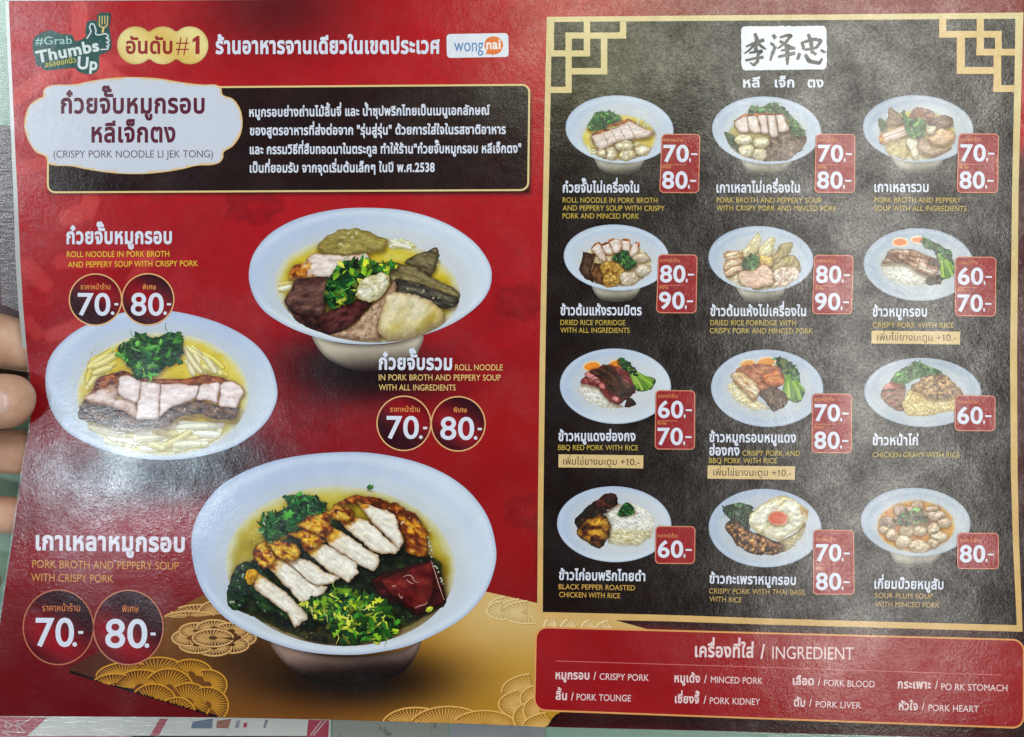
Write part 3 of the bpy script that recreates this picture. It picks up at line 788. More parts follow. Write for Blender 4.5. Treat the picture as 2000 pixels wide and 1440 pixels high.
noodles(A, [(570, 1420), (590, 1250), (650, 1150), (780, 1080), (860, 1130), (880, 1210), (760, 1250), (660, 1340)], 20, 44, 12, 3.3, a_, 4, ((214, 196, 92), (226, 214, 140), (220, 208, 160)), ang=-50)
noodles(A, [(1290, 1060), (1400, 1090), (1540, 1190), (1640, 1290), (1500, 1270), (1300, 1280), (1180, 1290), (1270, 1200)], 20, 48, 12, 3.3, a_, 5, ((222, 206, 96), (230, 220, 150), (224, 214, 170)), ang=50)
piece(A, 'crispy_skin', [(690, 1290), (760, 1265), (870, 1238), (960, 1278), (1100, 1295), (1300, 1297), (1440, 1266), (1560, 1288), (1645, 1330), (1560, 1350), (1300, 1345), (1000, 1340), (850, 1320), (800, 1350), (700, 1420), (590, 1450), (650, 1370)], food(CRD + [(190, 112, 56)], (10, 7), 0, (84, 34, 20), 3, con=2.0), 4.4, a_)
piece(A, 'pork_edge', [(560, 200), (640, 130), (800, 170), (900, 230), (960, 290), (1110, 285), (1200, 200), (1400, 150), (1540, 190), (1680, 205), (1650, 285), (1520, 285), (1400, 245), (1270, 265), (1150, 345), (950, 350), (840, 345), (700, 315), (555, 275)], food([(56, 42, 40), (96, 76, 70), (140, 110, 92), (112, 66, 46)], (14, 8), 0, (64, 46, 40), 3, con=2.2, hl=(6, 0.78, (196, 186, 180))), 4.4, b_)
for pts in ([(600, 130), (700, 75), (800, 40), (835, 100), (815, 140), (960, 150), (965, 275), (880, 235), (760, 185), (640, 175)],):
    piece(A, 'pork_slice', pts, food([(190, 146, 124), (228, 204, 196), (240, 228, 224)], (20, 12), -20, (124, 66, 42), 4, con=1.6, emb=0.3, fine=0.06), 4.8, b_)
for pts in ([(840, -10), (900, -22), (990, 20), (980, 140), (950, 165), (880, 140), (828, 100)], [(992, 22), (1060, 26), (1130, 42), (1122, 180), (1112, 272), (1030, 285), (962, 285), (966, 165), (984, 140)],
            [(1132, 42), (1260, 32), (1398, 52), (1388, 120), (1300, 170), (1210, 200), (1122, 268), (1126, 150)], [(1402, 52), (1480, 30), (1550, 34), (1532, 120), (1526, 170), (1450, 150), (1384, 145)], [(1556, 34), (1640, 18), (1718, 88), (1690, 150), (1664, 204), (1600, 200), (1542, 190)]):
    piece(A, 'pork_slice', pts, food([(226, 200, 196), (238, 222, 222), (244, 234, 236)], (24, 12), 5, (140, 96, 78), 2.0, con=1.1, rima=0.9, emb=0.2, fine=0.05, spk=(3.2, 0.94, (110, 92, 86))), 4.9, b_, jit=0.6)
leaves(A, 'herbs', [(830, 1080), (880, 1050), (1000, 985), (1050, 1000), (1100, 1010), (1180, 975), (1260, 985), (1285, 1080), (1260, 1160), (1180, 1200), (1100, 1270), (980, 1285), (920, 1220), (860, 1150)], 120, 12, HERB + [(88, 150, 60)], 5.4, a_, [(14, 40, 24), (28, 72, 36), (50, 100, 44)], 11)

# ---- bowl with all ingredients (upper right)
OUT_B = catmull(c_(np.array([(22, 560), (60, 410), (180, 270), (380, 165), (640, 105), (900, 95), (1150, 120), (1400, 200), (1600, 330), (1710, 480), (1728, 600), (1690, 710), (1600, 810), (1450, 910), (1260, 985), (1050, 1040), (850, 1055), (650, 1040), (450, 990), (280, 920), (130, 820), (50, 700)])), 6)
B = area('dish_picture', OUT_B, rim_painter(723, 540, 237, 134, (720, 562, 182, 110), False, C(198, 212, 236)), 2.5, menu, 4, label='white bowl of roll noodles with offal, blood cubes and chopped herbs')
foot(B, c_(np.array([(470, 990), (650, 1045), (850, 1060), (1060, 1045), (1240, 990), (1225, 1080), (1180, 1150), (1000, 1230), (780, 1235), (640, 1190), (540, 1120)])), (196, 186, 168), (58, 46, 42), 672, 728)
soup_part(B, 718, 565, 181, 104, [(186, 166, 22), (208, 188, 46), (218, 206, 112)], 5, fade=(208, 208, 190), fw=0.12, shade=((720, 620, 130, 40, 0.5), (600, 600, 60, 40, 0.4)))
noodles(B, [(990, 330), (1080, 310), (1200, 350), (1230, 380), (1080, 390), (1000, 380)], 12, 40, 8, 3.3, c_, 8, ((226, 226, 204), (214, 214, 160)), ang=12)
noodles(B, [(215, 640), (300, 590), (345, 640), (300, 690), (255, 710)], 7, 22, 9, 3.3, c_, 9, ang=20)
piece(B, 'stomach_slice', [(500, 375), (560, 300), (660, 245), (790, 240), (880, 270), (985, 320), (970, 390), (880, 410), (700, 435), (560, 420)], food([(128, 112, 52), (158, 144, 74), (190, 180, 112)], (26, 12), 15, (104, 88, 40), 4, hl=(8, 0.76, (206, 198, 160))), 4, c_)
piece(B, 'kidney_slice', [(1120, 475), (1200, 420), (1340, 375), (1355, 430), (1325, 540), (1300, 575), (1180, 510)], KID(), 4, c_)
piece(B, 'pork_slice', [(440, 440), (500, 418), (700, 430), (850, 418), (872, 480), (650, 560), (590, 590), (330, 592), (300, 580), (340, 500), (420, 480)], PORK(-8, (CR, (-1, 0.25), 0.26)), 4.2, c_)
piece(B, 'kidney_slice', [(935, 520), (1060, 488), (1180, 505), (1300, 575), (1470, 665), (1512, 712), (1450, 750), (1250, 740), (1060, 695), (1020, 610)], food([(92, 82, 54), (124, 112, 74), (152, 140, 100)], (30, 8), 28, (64, 54, 36), 4), 4.2, c_)
piece(B, 'kidney_slice', [(1050, 595), (1160, 610), (1280, 645), (1480, 725), (1490, 765), (1420, 805), (1330, 785), (1240, 735), (1060, 690)], food([(40, 38, 34), (74, 70, 60), (120, 112, 92)], (22, 7), 18, (36, 32, 26), 3, con=2.4, hl=(6, 0.75, (186, 178, 150))), 4.6, c_)
piece(B, 'blood_cube', [(300, 795), (420, 835), (545, 855), (570, 950), (625, 992), (480, 952), (360, 892)], food([(36, 18, 18), (62, 32, 30), (90, 54, 44)], (14, 6), 20, (40, 20, 14), 3, con=2.0), 4.0, c_)
piece(B, 'blood_cube', [(275, 745), (330, 640), (350, 592), (470, 578), (595, 580), (605, 650), (565, 760), (545, 862), (400, 842), (300, 800)], food([(58, 32, 30), (92, 58, 52), (120, 86, 76)], (22, 8), -12, (44, 22, 20), 4, con=2.0), 4.3, c_)
piece(B, 'blood_cube', [(505, 885), (620, 800), (770, 738), (885, 762), (800, 872), (700, 952), (622, 988), (555, 972)], food([(46, 16, 18), (80, 34, 36), (108, 56, 54)], (16, 8), -25, (34, 12, 14), 4, con=2.0), 4.5, c_)
piece(B, 'liver_slice', [(590, 992), (720, 948), (800, 878), (880, 788), (960, 708), (1050, 612), (1058, 700), (965, 850), (935, 950), (945, 1022), (800, 1027)], LIVER(), 4.7, c_)
piece(B, 'stomach_slice', [(1000, 700), (1060, 688), (1180, 705), (1300, 745), (1380, 820), (1382, 900), (1250, 972), (1120, 1012), (990, 1022), (928, 950), (950, 850), (975, 745)], food([(186, 164, 70), (210, 194, 140), (222, 212, 180)], (60, 34), -40, (146, 116, 82), 6, con=2.0, emb=0.3, fine=0.08, bev=0.3, spk=(3, 0.95, (110, 90, 60))), 4.9, c_)
leaves(B, 'herbs', [(600, 570), (680, 480), (780, 465), (930, 480), (1065, 490), (1000, 555), (880, 590), (800, 650), (745, 760), (660, 775), (600, 795), (558, 720)], 110, 11, HERB + HERBY, 5.2, c_, [(14, 38, 22), (30, 70, 34)], 21)
piece(B, 'minced_pork', [(780, 690), (795, 630), (850, 580), (960, 548), (1002, 580), (1008, 640), (945, 722), (880, 755), (795, 735)], food([(192, 184, 140), (226, 222, 196), (238, 236, 222)], (10, 9), 0, (160, 146, 96), 4, con=2.2), 6.0, c_)

# ---- bowl of pork broth (bottom)
d_, e_, f_ = zz(500, 740), zz(500, 1040), zz(0, 1040)
OUT_C = catmull([(374, 1070), (385, 1010), (430, 950), (500, 912), (580, 891), (680, 883), (760, 890), (840, 912), (905, 950), (950, 1005), (968, 1065), (966, 1110), (946, 1160), (912, 1200), (869, 1229), (805, 1259), (745, 1273), (690, 1279), (620, 1276), (560, 1264), (490, 1237), (430, 1198), (390, 1142)], 6)
Cb = area('dish_picture', OUT_C, rim_painter(671, 1078, 298, 196, (664, 1106, 226, 158)), 2.5, menu, 4, label='largest white bowl of peppery pork broth with sliced crispy pork and a dark red blood cube')
foot(Cb, [(530, 1255), (620, 1280), (700, 1284), (780, 1272), (822, 1252), (800, 1300), (760, 1326), (690, 1338), (620, 1334), (570, 1308)], (150, 122, 112), (24, 14, 12), 1266, 1320)
soup_part(Cb, 665, 1106, 224, 156, [(170, 150, 24), (194, 174, 46), (208, 194, 96)], 3, fade=(206, 206, 176), fw=0.10, shade=((660, 1150, 170, 90, 0.75),))
piece(Cb, 'seaweed', [(445, 1150), (470, 1110), (545, 1060), (600, 1020), (700, 1010), (800, 1060), (862, 1100), (872, 1180), (800, 1222), (700, 1258), (640, 1256), (560, 1236), (505, 1210), (462, 1190)], food([(12, 14, 10), (24, 32, 18), (44, 58, 28)], (14, 9), 30, (70, 66, 26), 6, con=2.0, hl=(4, 0.84, (96, 104, 74))), 3.4)
leaves(Cb, 'herbs', [(35, 985), (120, 950), (220, 900), (215, 825), (350, 820), (440, 850), (490, 900), (480, 960), (300, 1060), (200, 1090), (120, 1150), (60, 1120)], 110, 12, HERB + [(60, 118, 60), (84, 140, 76)], 3.8, d_, [(12, 34, 22), (24, 62, 34), (58, 108, 60)], 31)
piece(Cb, 'crispy_skin', [(570, 880), (700, 818), (850, 836), (1000, 886), (1120, 948), (1200, 1070), (1215, 1180), (1190, 1252), (1060, 1222), (1050, 1130), (960, 970), (850, 912), (720, 872), (650, 890)], food([(78, 30, 12), (128, 54, 18), (176, 92, 26), (222, 166, 40)], (16, 9), 40, (80, 32, 12), 4, con=2.6, spk=(3.4, 0.80, (96, 36, 14)), hl=(5, 0.80, (236, 200, 140))), 4.0, d_, jit=2.4)
WP = [(222, 208, 182), (238, 232, 220), (244, 241, 236)]
def WPORK(ang): return food(WP, (30, 9), ang, (136, 96, 56), 2.6, con=1.2, emb=0.22, fine=0.06, crust=([(150, 78, 18), (206, 132, 28), (228, 178, 52), (236, 206, 120)], (-0.62, -0.78), 0.17))
for wh, cr in (([(720, 872), (850, 912), (960, 962), (1032, 1140), (1000, 1200), (930, 1110), (800, 980)], None),
               ([(600, 1002), (690, 984), (780, 1000), (850, 1080), (1000, 1190), (960, 1222), (880, 1222), (820, 1200), (740, 1130), (640, 1060)], [(488, 940), (560, 898), (650, 918), (695, 970), (640, 1004), (540, 975)]),
               ([(478, 1112), (540, 1050), (620, 1090), (740, 1180), (850, 1240), (858, 1290), (822, 1342), (740, 1312), (640, 1240), (540, 1180)], [(305, 1032), (380, 968), (490, 952), (535, 1040), (485, 1112), (430, 1085), (350, 1062)]),
               ([(360, 1212), (430, 1150), (500, 1180), (600, 1240), (700, 1290), (712, 1360), (640, 1417), (560, 1372), (480, 1310)], [(225, 1092), (330, 1066), (400, 1080), (475, 1142), (400, 1195), (340, 1205), (318, 1130)]),
               ([(200, 1280), (300, 1258), (380, 1298), (480, 1360), (582, 1390), (520, 1432), (420, 1452), (340, 1392), (250, 1322)], [(65, 1162), (180, 1142), (292, 1180), (305, 1262), (200, 1276), (130, 1242)]),
               ([(85, 1322), (140, 1258), (260, 1320), (340, 1410), (400, 1440), (492, 1460), (470, 1512), (380, 1582), (310, 1562), (250, 1482), (160, 1392)], [(-5, 1210), (60, 1148), (120, 1208), (132, 1262), (90, 1325), (15, 1310)])):
    piece(Cb, 'pork_slice', wh, WPORK(38), 4.4, d_, False, jit=2.0, grow=3.6)
    if cr: piece(Cb, 'crispy_skin', cr, food([(84, 34, 12), (140, 66, 18), (198, 122, 24), (222, 168, 36), (228, 190, 70)], (12, 8), 30, (84, 34, 12), 3.4, con=2.5, hl=(5, 0.80, (244, 226, 170))), 4.8, d_, False, jit=3.0, grow=2.6)
piece(Cb, 'seaweed', [(1598, 420), (1640, 270), (1720, 208), (1810, 228), (1900, 320), (2050, 430), (2160, 560), (2220, 640), (2200, 680), (2090, 640), (1950, 590), (1840, 560), (1790, 480), (1745, 380), (1735, 490), (1660, 548), (1608, 512)], food([(12, 24, 14), (22, 46, 24), (44, 78, 32)], (20, 6), 35, (10, 16, 10), 3, con=2.3, hl=(6, 0.74, (176, 190, 170))), 4.2, f_)
piece(Cb, 'pork_slice', [(487, 1128), (500, 1117), (520, 1130), (557, 1158), (598, 1197), (597, 1207), (583, 1219), (574, 1223), (560, 1196), (528, 1171), (502, 1153)], WPORK(38), 4.9, None, False, grow=2.5)
piece(Cb, 'crispy_skin', [(478, 1128), (488, 1112), (503, 1116), (500, 1128), (490, 1142)], food([(186, 120, 24), (222, 176, 40)], (6, 6), con=2), 5.3)
piece(Cb, 'seaweed', [(270, 680), (350, 640), (480, 660), (600, 760), (610, 795), (450, 775), (330, 745)], food([(14, 14, 8), (30, 32, 16), (60, 58, 26)], (7, 7), con=2.2, hl=(4, 0.8, (130, 126, 84))), 4.0, e_)
leaves(Cb, 'herbs', [(320, 500), (400, 460), (500, 420), (600, 370), (720, 400), (900, 500), (960, 560), (1005, 680), (900, 745), (690, 785), (600, 795), (560, 700), (480, 650), (380, 580)], 170, 13, HERBY, 5.2, e_, [(14, 26, 14), (24, 48, 22), (44, 84, 30)], 41, 0.42)
piece(Cb, 'blood_cube', [(818, 335), (900, 282), (1060, 240), (1240, 198), (1292, 300), (1338, 480), (1250, 542), (1130, 582), (1000, 492), (900, 472), (832, 385)], food([(38, 8, 8), (66, 14, 14), (92, 24, 22)], (22, 10), -15, (28, 6, 6), 4, con=1.9), 4.6, e_, False, 0.6)
piece(Cb, 'blood_face', [(880, 340), (960, 300), (1060, 262), (1238, 205), (1250, 330), (1240, 420), (1200, 510), (1130, 552), (1010, 466), (940, 430)], food([(72, 12, 12), (98, 22, 20), (126, 40, 34)], (24, 14), 20, (60, 10, 12), 5, con=2.0, emb=0.45, fine=0.08), 5.0, e_, False, 0.8)
kk = Ink()
for st in ([(1040, 318), (1072, 300), (1100, 312), (1112, 340), (1140, 352)], [(1060, 330), (1084, 352), (1108, 358)], [(1004, 430), (1022, 462), (1030, 440)], [(1120, 530), (1150, 516), (1190, 505), (1200, 488)], [(955, 380), (990, 372)], [(1236, 215), (1262, 290), (1290, 380), (1322, 470)]):
    P = e_(catmull(st, 6)[:-6]); kk.add(*strip_geo(P, 1.7, False, True), C(196, 148, 136))
kk.build('wet_sheen', 5.5, Cb)
piece(Cb, 'spring_onion', [(775, 765), (800, 742), (835, 752), (825, 775), (790, 785)], food([(40, 90, 40), (96, 150, 70)], (5, 5)), 4.0, d_)
piece(Cb, 'spring_onion', [(1195, 545), (1225, 525), (1245, 535), (1215, 560)], food([(150, 170, 40), (190, 200, 70)], (5, 5)), 5.3, e_)

def glints(parent, pts, z, layer, n, spread, seed, col=(232, 230, 206)):
    rnd = random.Random(seed); P = densify(z(np.array(pts, float)), 2.5, False); k = Ink()
    for i in range(n):
        p = P[rnd.randrange(len(P))] + np.array([rnd.gauss(0, spread), rnd.gauss(0, spread)]); r = rnd.uniform(0.6, 1.5)
        k.add(*strip_geo(ellipse(p[0], p[1], r, r * 0.8, 0, 8), r * 0.9, True), np.array(col, float) * rnd.uniform(0.75, 1.0), 0)
    return k.build('broth_glints', layer, parent)
glints(Cb, [(1190, 950), (1215, 1060), (1225, 1180), (1240, 1290), (1300, 1380), (1315, 1460)], d_, 5.0, 34, 1.8, 81)
glints(Cb, [(80, 960), (40, 1020), (0, 1080), (-20, 1140)], d_, 5.0, 12, 4, 82)
glints(B, [(300, 690), (330, 600), (420, 460), (560, 370), (900, 330), (1200, 380), (1420, 560)], c_, 3.6, 22, 3, 83)
glints(A, [(560, 1250), (640, 1130), (780, 1060)], a_, 5.0, 14, 4, 84)

# ---- the twelve small dishes
h_, i_, j_, k_ = zz(1040, 0, 3.956), zz(1500, 0, 3.956), zz(1040, 340, 3.956), zz(1500, 340, 3.956)
l_, m_, n_, o_ = zz(1040, 660, 3.956), zz(1500, 660, 3.956), zz(1040, 920, 3.956), zz(1500, 920, 3.956)
PANEL_L = 3.0
def dish(cx, cy, rx, ry, label, bowl=True, well=(0, 4, 0.72, 0.72), rot=3):
    o = area('dish_picture', ellipse(cx, cy, rx, ry, rot if bowl else 1.5, 90), rim_painter(cx, cy, rx, ry, (cx + well[0], cy + well[1], rx * well[2], ry * well[3]), not bowl, C(192, 206, 228) - (C(22, 22, 26) if cx > 1650 else (C(10, 10, 10) if cx > 1400 else 0))), PANEL_L + 2, menu, 3.5, label=label)  # rim colour lowered in the right columns to offset the stronger lamp light
    if bowl:
        b = cy + ry
        foot(o, [(cx - 0.46 * rx, b - 12), (cx - 0.2 * rx, b - 3), (cx + 0.2 * rx, b - 3), (cx + 0.46 * rx, b - 12), (cx + 0.40 * rx, b + 6), (cx + 0.27 * rx, b + 18), (cx, b + 22), (cx - 0.27 * rx, b + 18), (cx - 0.40 * rx, b + 6)], (200, 196, 180), (96, 90, 80), b - 4, b + 20, PANEL_L + 1.4)
    return o
LP = PANEL_L + 3
def balls(par, zf, lst, k=3.956, cols=None, name='minced_pork', lay=2.2):
    for q in lst:
        cx, cy, rx, ry = q[:4]; c = cols or ((200, 188, 150), (226, 218, 190), (238, 232, 214))
        piece(par, name, ellipse(cx, cy, rx, ry, 0, 12), MINCE(c), LP + lay, zf, True, 1.0)
def crustline(par, zf, pts, w=4, lay=2.5):
    P = zf(np.array(pts, float)); V, F = strip_geo(densify(P, 3, False), w, False, True)
    D = np.full(len(V), 9.0); jit = (vn(V[:, 0] / 4, V[:, 1] / 4, 77) - 0.5) * 2.4
    V = V + np.stack([0 * jit, jit], -1)
    return ink_obj('crispy_skin', M(V[:, 0], V[:, 1], LP + lay), F, food(CR[:3], (6, 6), con=2.2)(V[:, 0], V[:, 1], D), par)

D1 = dish(1210, 253, 105.5, 66, 'white bowl of roll noodles with crispy pork and pale minced pork balls')
soup_part(D1, *h_([(670, 1062)])[0], 74, 46, [(200, 176, 40), (220, 202, 90), (228, 220, 160)], layer=LP)
noodles(D1, [(400, 1150), (440, 1000), (600, 960), (800, 900), (930, 990), (940, 1100), (860, 1180), (560, 1220), (460, 1200)], 55, 20, 4, LP + 0.4, h_, 51)
piece(D1, 'pork_slice', [(455, 1050), (600, 1000), (740, 940), (800, 955), (880, 1000), (935, 1020), (880, 1065), (780, 1075), (650, 1105), (520, 1165), (490, 1130)], food(PORKC, (12, 3), -20, (116, 72, 44), 2.4, emb=0.25, fine=0.06), LP + 1.6, h_)
for xa in ((545, 1035, 585, 1110), (610, 1010, 650, 1090), (670, 985, 720, 1075), (740, 960, 790, 1065)):
    kk = Ink(); kk.stroke(h_([xa[:2], xa[2:]]), 1.1, C(128, 92, 72)); kk.build('cut_line', LP + 1.9, D1)
crustline(D1, h_, [(455, 1050), (520, 1020), (600, 1000)], 5); crustline(D1, h_, [(570, 975), (660, 958), (740, 930), (800, 955)], 6)
leaves(D1, 'herbs', [(430, 1000), (450, 930), (510, 865), (640, 880), (685, 930), (600, 970), (500, 1010)], 70, 5.5, HERB + HERBP, LP + 2.0, h_, [(30, 70, 34), (60, 110, 50)], 52)
balls(D1, h_, [(540, 1190, 42, 32), (710, 1130, 70, 42), (608, 1188, 46, 52), (850, 1165, 62, 42), (735, 1202, 62, 44)])

D2 = dish(1497, 255, 106.5, 66, 'white bowl of clear soup with five crispy pork slices and meatballs')
soup_part(D2, *h_([(1800, 1060)])[0], 76, 46, [(140, 126, 60), (180, 168, 96), (196, 188, 120)], layer=LP)
piece(D2, 'minced_pork', [(1780, 1100), (1840, 1060), (2000, 1010), (2110, 1050), (2090, 1150), (1980, 1235), (1780, 1248), (1770, 1180)], food([(88, 68, 58), (118, 96, 84), (146, 124, 108)], (5, 5), con=2.4), LP + 0.5, h_)
piece(D2, 'leaf', [(1480, 1030), (1540, 1040), (1570, 1080), (1600, 1180), (1540, 1130)], food([(44, 66, 40), (70, 92, 58)], (8, 4), 60), LP + 0.5, h_)
leaves(D2, 'herbs', [(1660, 885), (1690, 815), (1760, 830), (1860, 795), (1970, 870), (2060, 960), (2110, 1050), (2000, 1030), (1950, 900), (1700, 900)], 80, 6, HERBP + HERB, LP + 0.9, h_, [(60, 92, 56), (90, 124, 72)], 53)
for p in ([(1555, 940), (1650, 900), (1672, 1015), (1600, 1020)], [(1660, 905), (1732, 898), (1762, 1022), (1680, 1012)], [(1742, 898), (1802, 890), (1824, 1025), (1772, 1035)], [(1812, 890), (1872, 888), (1895, 1040), (1862, 1068), (1832, 1042)], [(1880, 890), (1935, 888), (1980, 1005), (1905, 1022)]):
    piece(D2, 'pork_slice', p, food(PORKC, (4, 12), 0, (120, 84, 62), 1.8, emb=0.25, fine=0.06), LP + 1.6, h_, jit=0.5)
crustline(D2, h_, [(1555, 940), (1640, 892), (1800, 882), (1870, 885), (1935, 885)], 5)
balls(D2, h_, [(1630, 1080, 72, 42), (1770, 1102, 62, 46), (1650, 1166, 62, 50), (1755, 1194, 52, 46)], cols=((206, 198, 158), (226, 220, 190), (232, 228, 206)))

D3 = dish(1793, 252, 108, 65.5, 'white bowl of clear soup with all kinds of offal around herbs')
soup_part(D3, *i_([(1155, 1042)])[0], 76, 51, [(190, 168, 56), (206, 188, 90), (206, 196, 130)], layer=LP)
piece(D3, 'leaf', [(855, 915), (915, 955), (905, 1015), (865, 1005)], food([(44, 70, 44), (78, 104, 66)], (8, 4), 50), LP + .6, i_)
piece(D3, 'liver_slice', [(912, 962), (940, 842), (1000, 880), (1048, 952), (965, 980)], food([(112, 90, 66), (150, 124, 92)], (10, 6), 50, (80, 60, 44), 2), LP + 1, i_)
piece(D3, 'heart_slice', [(1092, 905), (1150, 832), (1262, 860), (1285, 895), (1230, 940), (1160, 950)], food([(96, 58, 48), (140, 98, 84), (166, 124, 108)], (8, 5), 10, (80, 48, 40), 2), LP + 1, i_)
piece(D3, 'heart_slice', [(1240, 940), (1350, 892), (1424, 918), (1414, 975), (1330, 1005), (1255, 985)], food([(80, 56, 46), (118, 86, 70), (150, 116, 96)], (10, 4), 15, (66, 42, 34), 2), LP + 1.2, i_)
piece(D3, 'stomach_slice', [(905, 1150), (1000, 1090), (1065, 1075), (1075, 1150), (1052, 1235), (930, 1195)], food([(176, 156, 96), (206, 190, 136)], (10, 10), 0, (140, 118, 70), 2.5), LP + 1.2, i_)
piece(D3, 'tongue_slice', [(1062, 1072), (1140, 1052), (1165, 1150), (1142, 1245), (1100, 1180)], food([(206, 200, 172), (224, 220, 200)], (5, 12), 0, (150, 140, 110), 2), LP + 1.4, i_)
piece(D3, 'liver_slice', [(1160, 1070), (1200, 1048), (1270, 1130), (1425, 1148), (1330, 1202), (1220, 1215), (1160, 1150)], LIVER(), LP + 1.5, i_)
piece(D3, 'egg', [(1245, 1055), (1320, 998), (1420, 1018), (1442, 1090), (1330, 1128), (1262, 1102)], food([(196, 158, 122), (216, 184, 148), (226, 198, 164)], (16, 10), 0, (150, 110, 80), 3, light=0.2), LP + 1.6, i_)
piece(D3, 'pork_slice', [(855, 1045), (1060, 968), (1090, 1032), (880, 1120), (858, 1090)], PORK(-18, (CR, (-1, 0.6), 0.18)), LP + 1.7, i_)
kk = Ink(); kk.stroke(i_([(880, 1072), (1075, 998)]), 1.3, C(118, 88, 70)); kk.build('cut_line', LP + 2.0, D3)
piece(D3, 'garlic', [(1188, 985), (1282, 975), (1285, 1020), (1230, 1038)], food([(206, 204, 176), (226, 224, 204)], (6, 6), 0, (160, 150, 110), 2), LP + 2, i_)
leaves(D3, 'herbs', [(1040, 870), (1090, 920), (1200, 935), (1205, 1040), (1100, 1060), (1050, 960)], 55, 6, HERBP + [(60, 124, 60)], LP + 2.2, i_, [(50, 90, 50), (86, 134, 76)], 54)

D4 = dish(1204, 503.5, 103, 64.5, 'white bowl of dried rice porridge with dark blood cubes, pork and meatballs')
piece(D4, 'rice', ellipse(645, 700, 275, 175, 0, 16), RICE(1), LP, j_)
piece(D4, 'blood_cube', [(393, 605), (485, 620), (455, 760), (472, 835), (400, 805), (362, 740)], food([(42, 26, 20), (72, 48, 38), (98, 70, 54)], (6, 10), 0, (32, 18, 14), 2.5, con=2.2), LP + 1, j_, False)
piece(D4, 'blood_cube', [(475, 690), (545, 695), (580, 860), (490, 848), (448, 770)], food([(72, 42, 26), (106, 68, 42), (138, 96, 60)], (6, 8), 0, (50, 30, 20), 2.5, con=2.2), LP + 1.2, j_, False)
for p, c in (([(455, 575), (505, 528), (540, 560), (568, 660), (550, 675), (500, 640)], [(455, 575), (505, 530), (535, 555)]), ([(525, 550), (592, 528), (625, 612), (572, 622)], [(525, 552), (592, 530)]), ([(588, 515), (630, 500), (690, 520), (672, 605), (620, 602)], [(585, 520), (630, 502)]), ([(690, 508), (752, 512), (748, 605), (700, 602)], [(688, 510), (752, 514)]), ([(752, 600), (792, 532), (822, 536), (816, 605), (760, 645)], [(790, 534), (822, 536), (818, 580)])):
    piece(D4, 'pork_slice', p, food(PORKC, (5, 12), 10, (150, 96, 52), 2, emb=0.25, fine=0.06), LP + 1.6, j_, jit=0.5); crustline(D4, j_, c, 4)
piece(D4, 'minced_topping', [(530, 700), (640, 675), (722, 720), (705, 780), (650, 858), (560, 868)], food([(116, 72, 26), (172, 128, 52), (214, 182, 96)], (4, 4), 0, (140, 104, 40), 2, con=2.6), LP + 1.8, j_)
balls(D4, j_, [(840, 648, 66, 36), (850, 745, 68, 46), (745, 808, 72, 60)], cols=((186, 166, 146), (214, 200, 184), (228, 218, 206)))
leaves(D4, 'herbs', [(610, 655), (700, 595), (750, 640), (805, 700), (730, 745), (680, 690)], 50, 5.5, HERB + [(70, 120, 60)], LP + 2.6, j_, [(24, 54, 28), (50, 90, 44)], 55)

D5 = dish(1486, 506, 102.5, 64, 'white bowl of dried rice porridge with fanned tongue slices and minced pork')
piece(D5, 'rice', ellipse(1760, 730, 290, 165, 0, 16), RICE(1), LP, j_)
for p in ([(1620, 605), (1700, 500), (1742, 452), (1765, 520), (1735, 600), (1660, 650)], [(1750, 600), (1800, 520), (1855, 485), (1872, 520), (1835, 640), (1800, 690)]):
    piece(D5, 'tongue_slice', p, food([(206, 192, 140), (222, 212, 170), (230, 224, 196)], (5, 14), 35, (170, 150, 98), 2.5), LP + 1, j_)
for p in ([(1850, 645), (1920, 545), (2005, 538), (1985, 620), (1880, 690)], [(1840, 725), (1960, 632), (2042, 640), (2072, 745), (1990, 770), (1880, 750)]):
    piece(D5, 'stomach_slice', p, food([(142, 124, 74), (172, 154, 100), (192, 178, 126)], (14, 8), -35, (110, 94, 56), 2.5), LP + 1.1, j_)
for p in ([(1470, 625), (1510, 598), (1600, 602), (1622, 640), (1560, 655), (1490, 662)], [(1470, 705), (1530, 660), (1602, 650), (1622, 685), (1540, 720), (1482, 745)], [(1485, 765), (1540, 720), (1602, 702), (1632, 732), (1560, 770), (1505, 795)]):
    piece(D5, 'pork_slice', p, food([(206, 166, 120), (226, 206, 180), (232, 220, 204)], (12, 4), -15, (146, 84, 36), 2.6), LP + 1.4, j_)
piece(D5, 'minced_topping', [(1720, 650), (1790, 630), (1850, 650), (1855, 700), (1760, 725)], food([(176, 130, 50), (214, 178, 90), (230, 206, 140)], (4, 4), 0, con=2.5), LP + 1.6, j_)
piece(D5, 'pork_slice', [(1600, 765), (1700, 735), (1790, 700), (1860, 765), (1852, 850), (1720, 885), (1622, 855)], food([(212, 172, 148), (226, 192, 170), (232, 206, 188)], (16, 10), 10, (190, 146, 116), 2.5), LP + 1.7, j_)
piece(D5, 'minced_pork', [(1860, 770), (1900, 725), (2020, 718), (2062, 790), (1970, 865), (1850, 880), (1870, 830)], food([(190, 156, 130), (222, 204, 188), (236, 226, 216)], (6, 6), 0, (170, 140, 110), 2, con=2.4), LP + 1.8, j_)
leaves(D5, 'herbs', [(1620, 685), (1700, 618), (1752, 680), (1705, 735), (1640, 735)], 45, 5, HERBP, LP + 2.0, j_, [(60, 96, 60), (100, 138, 88)], 56)

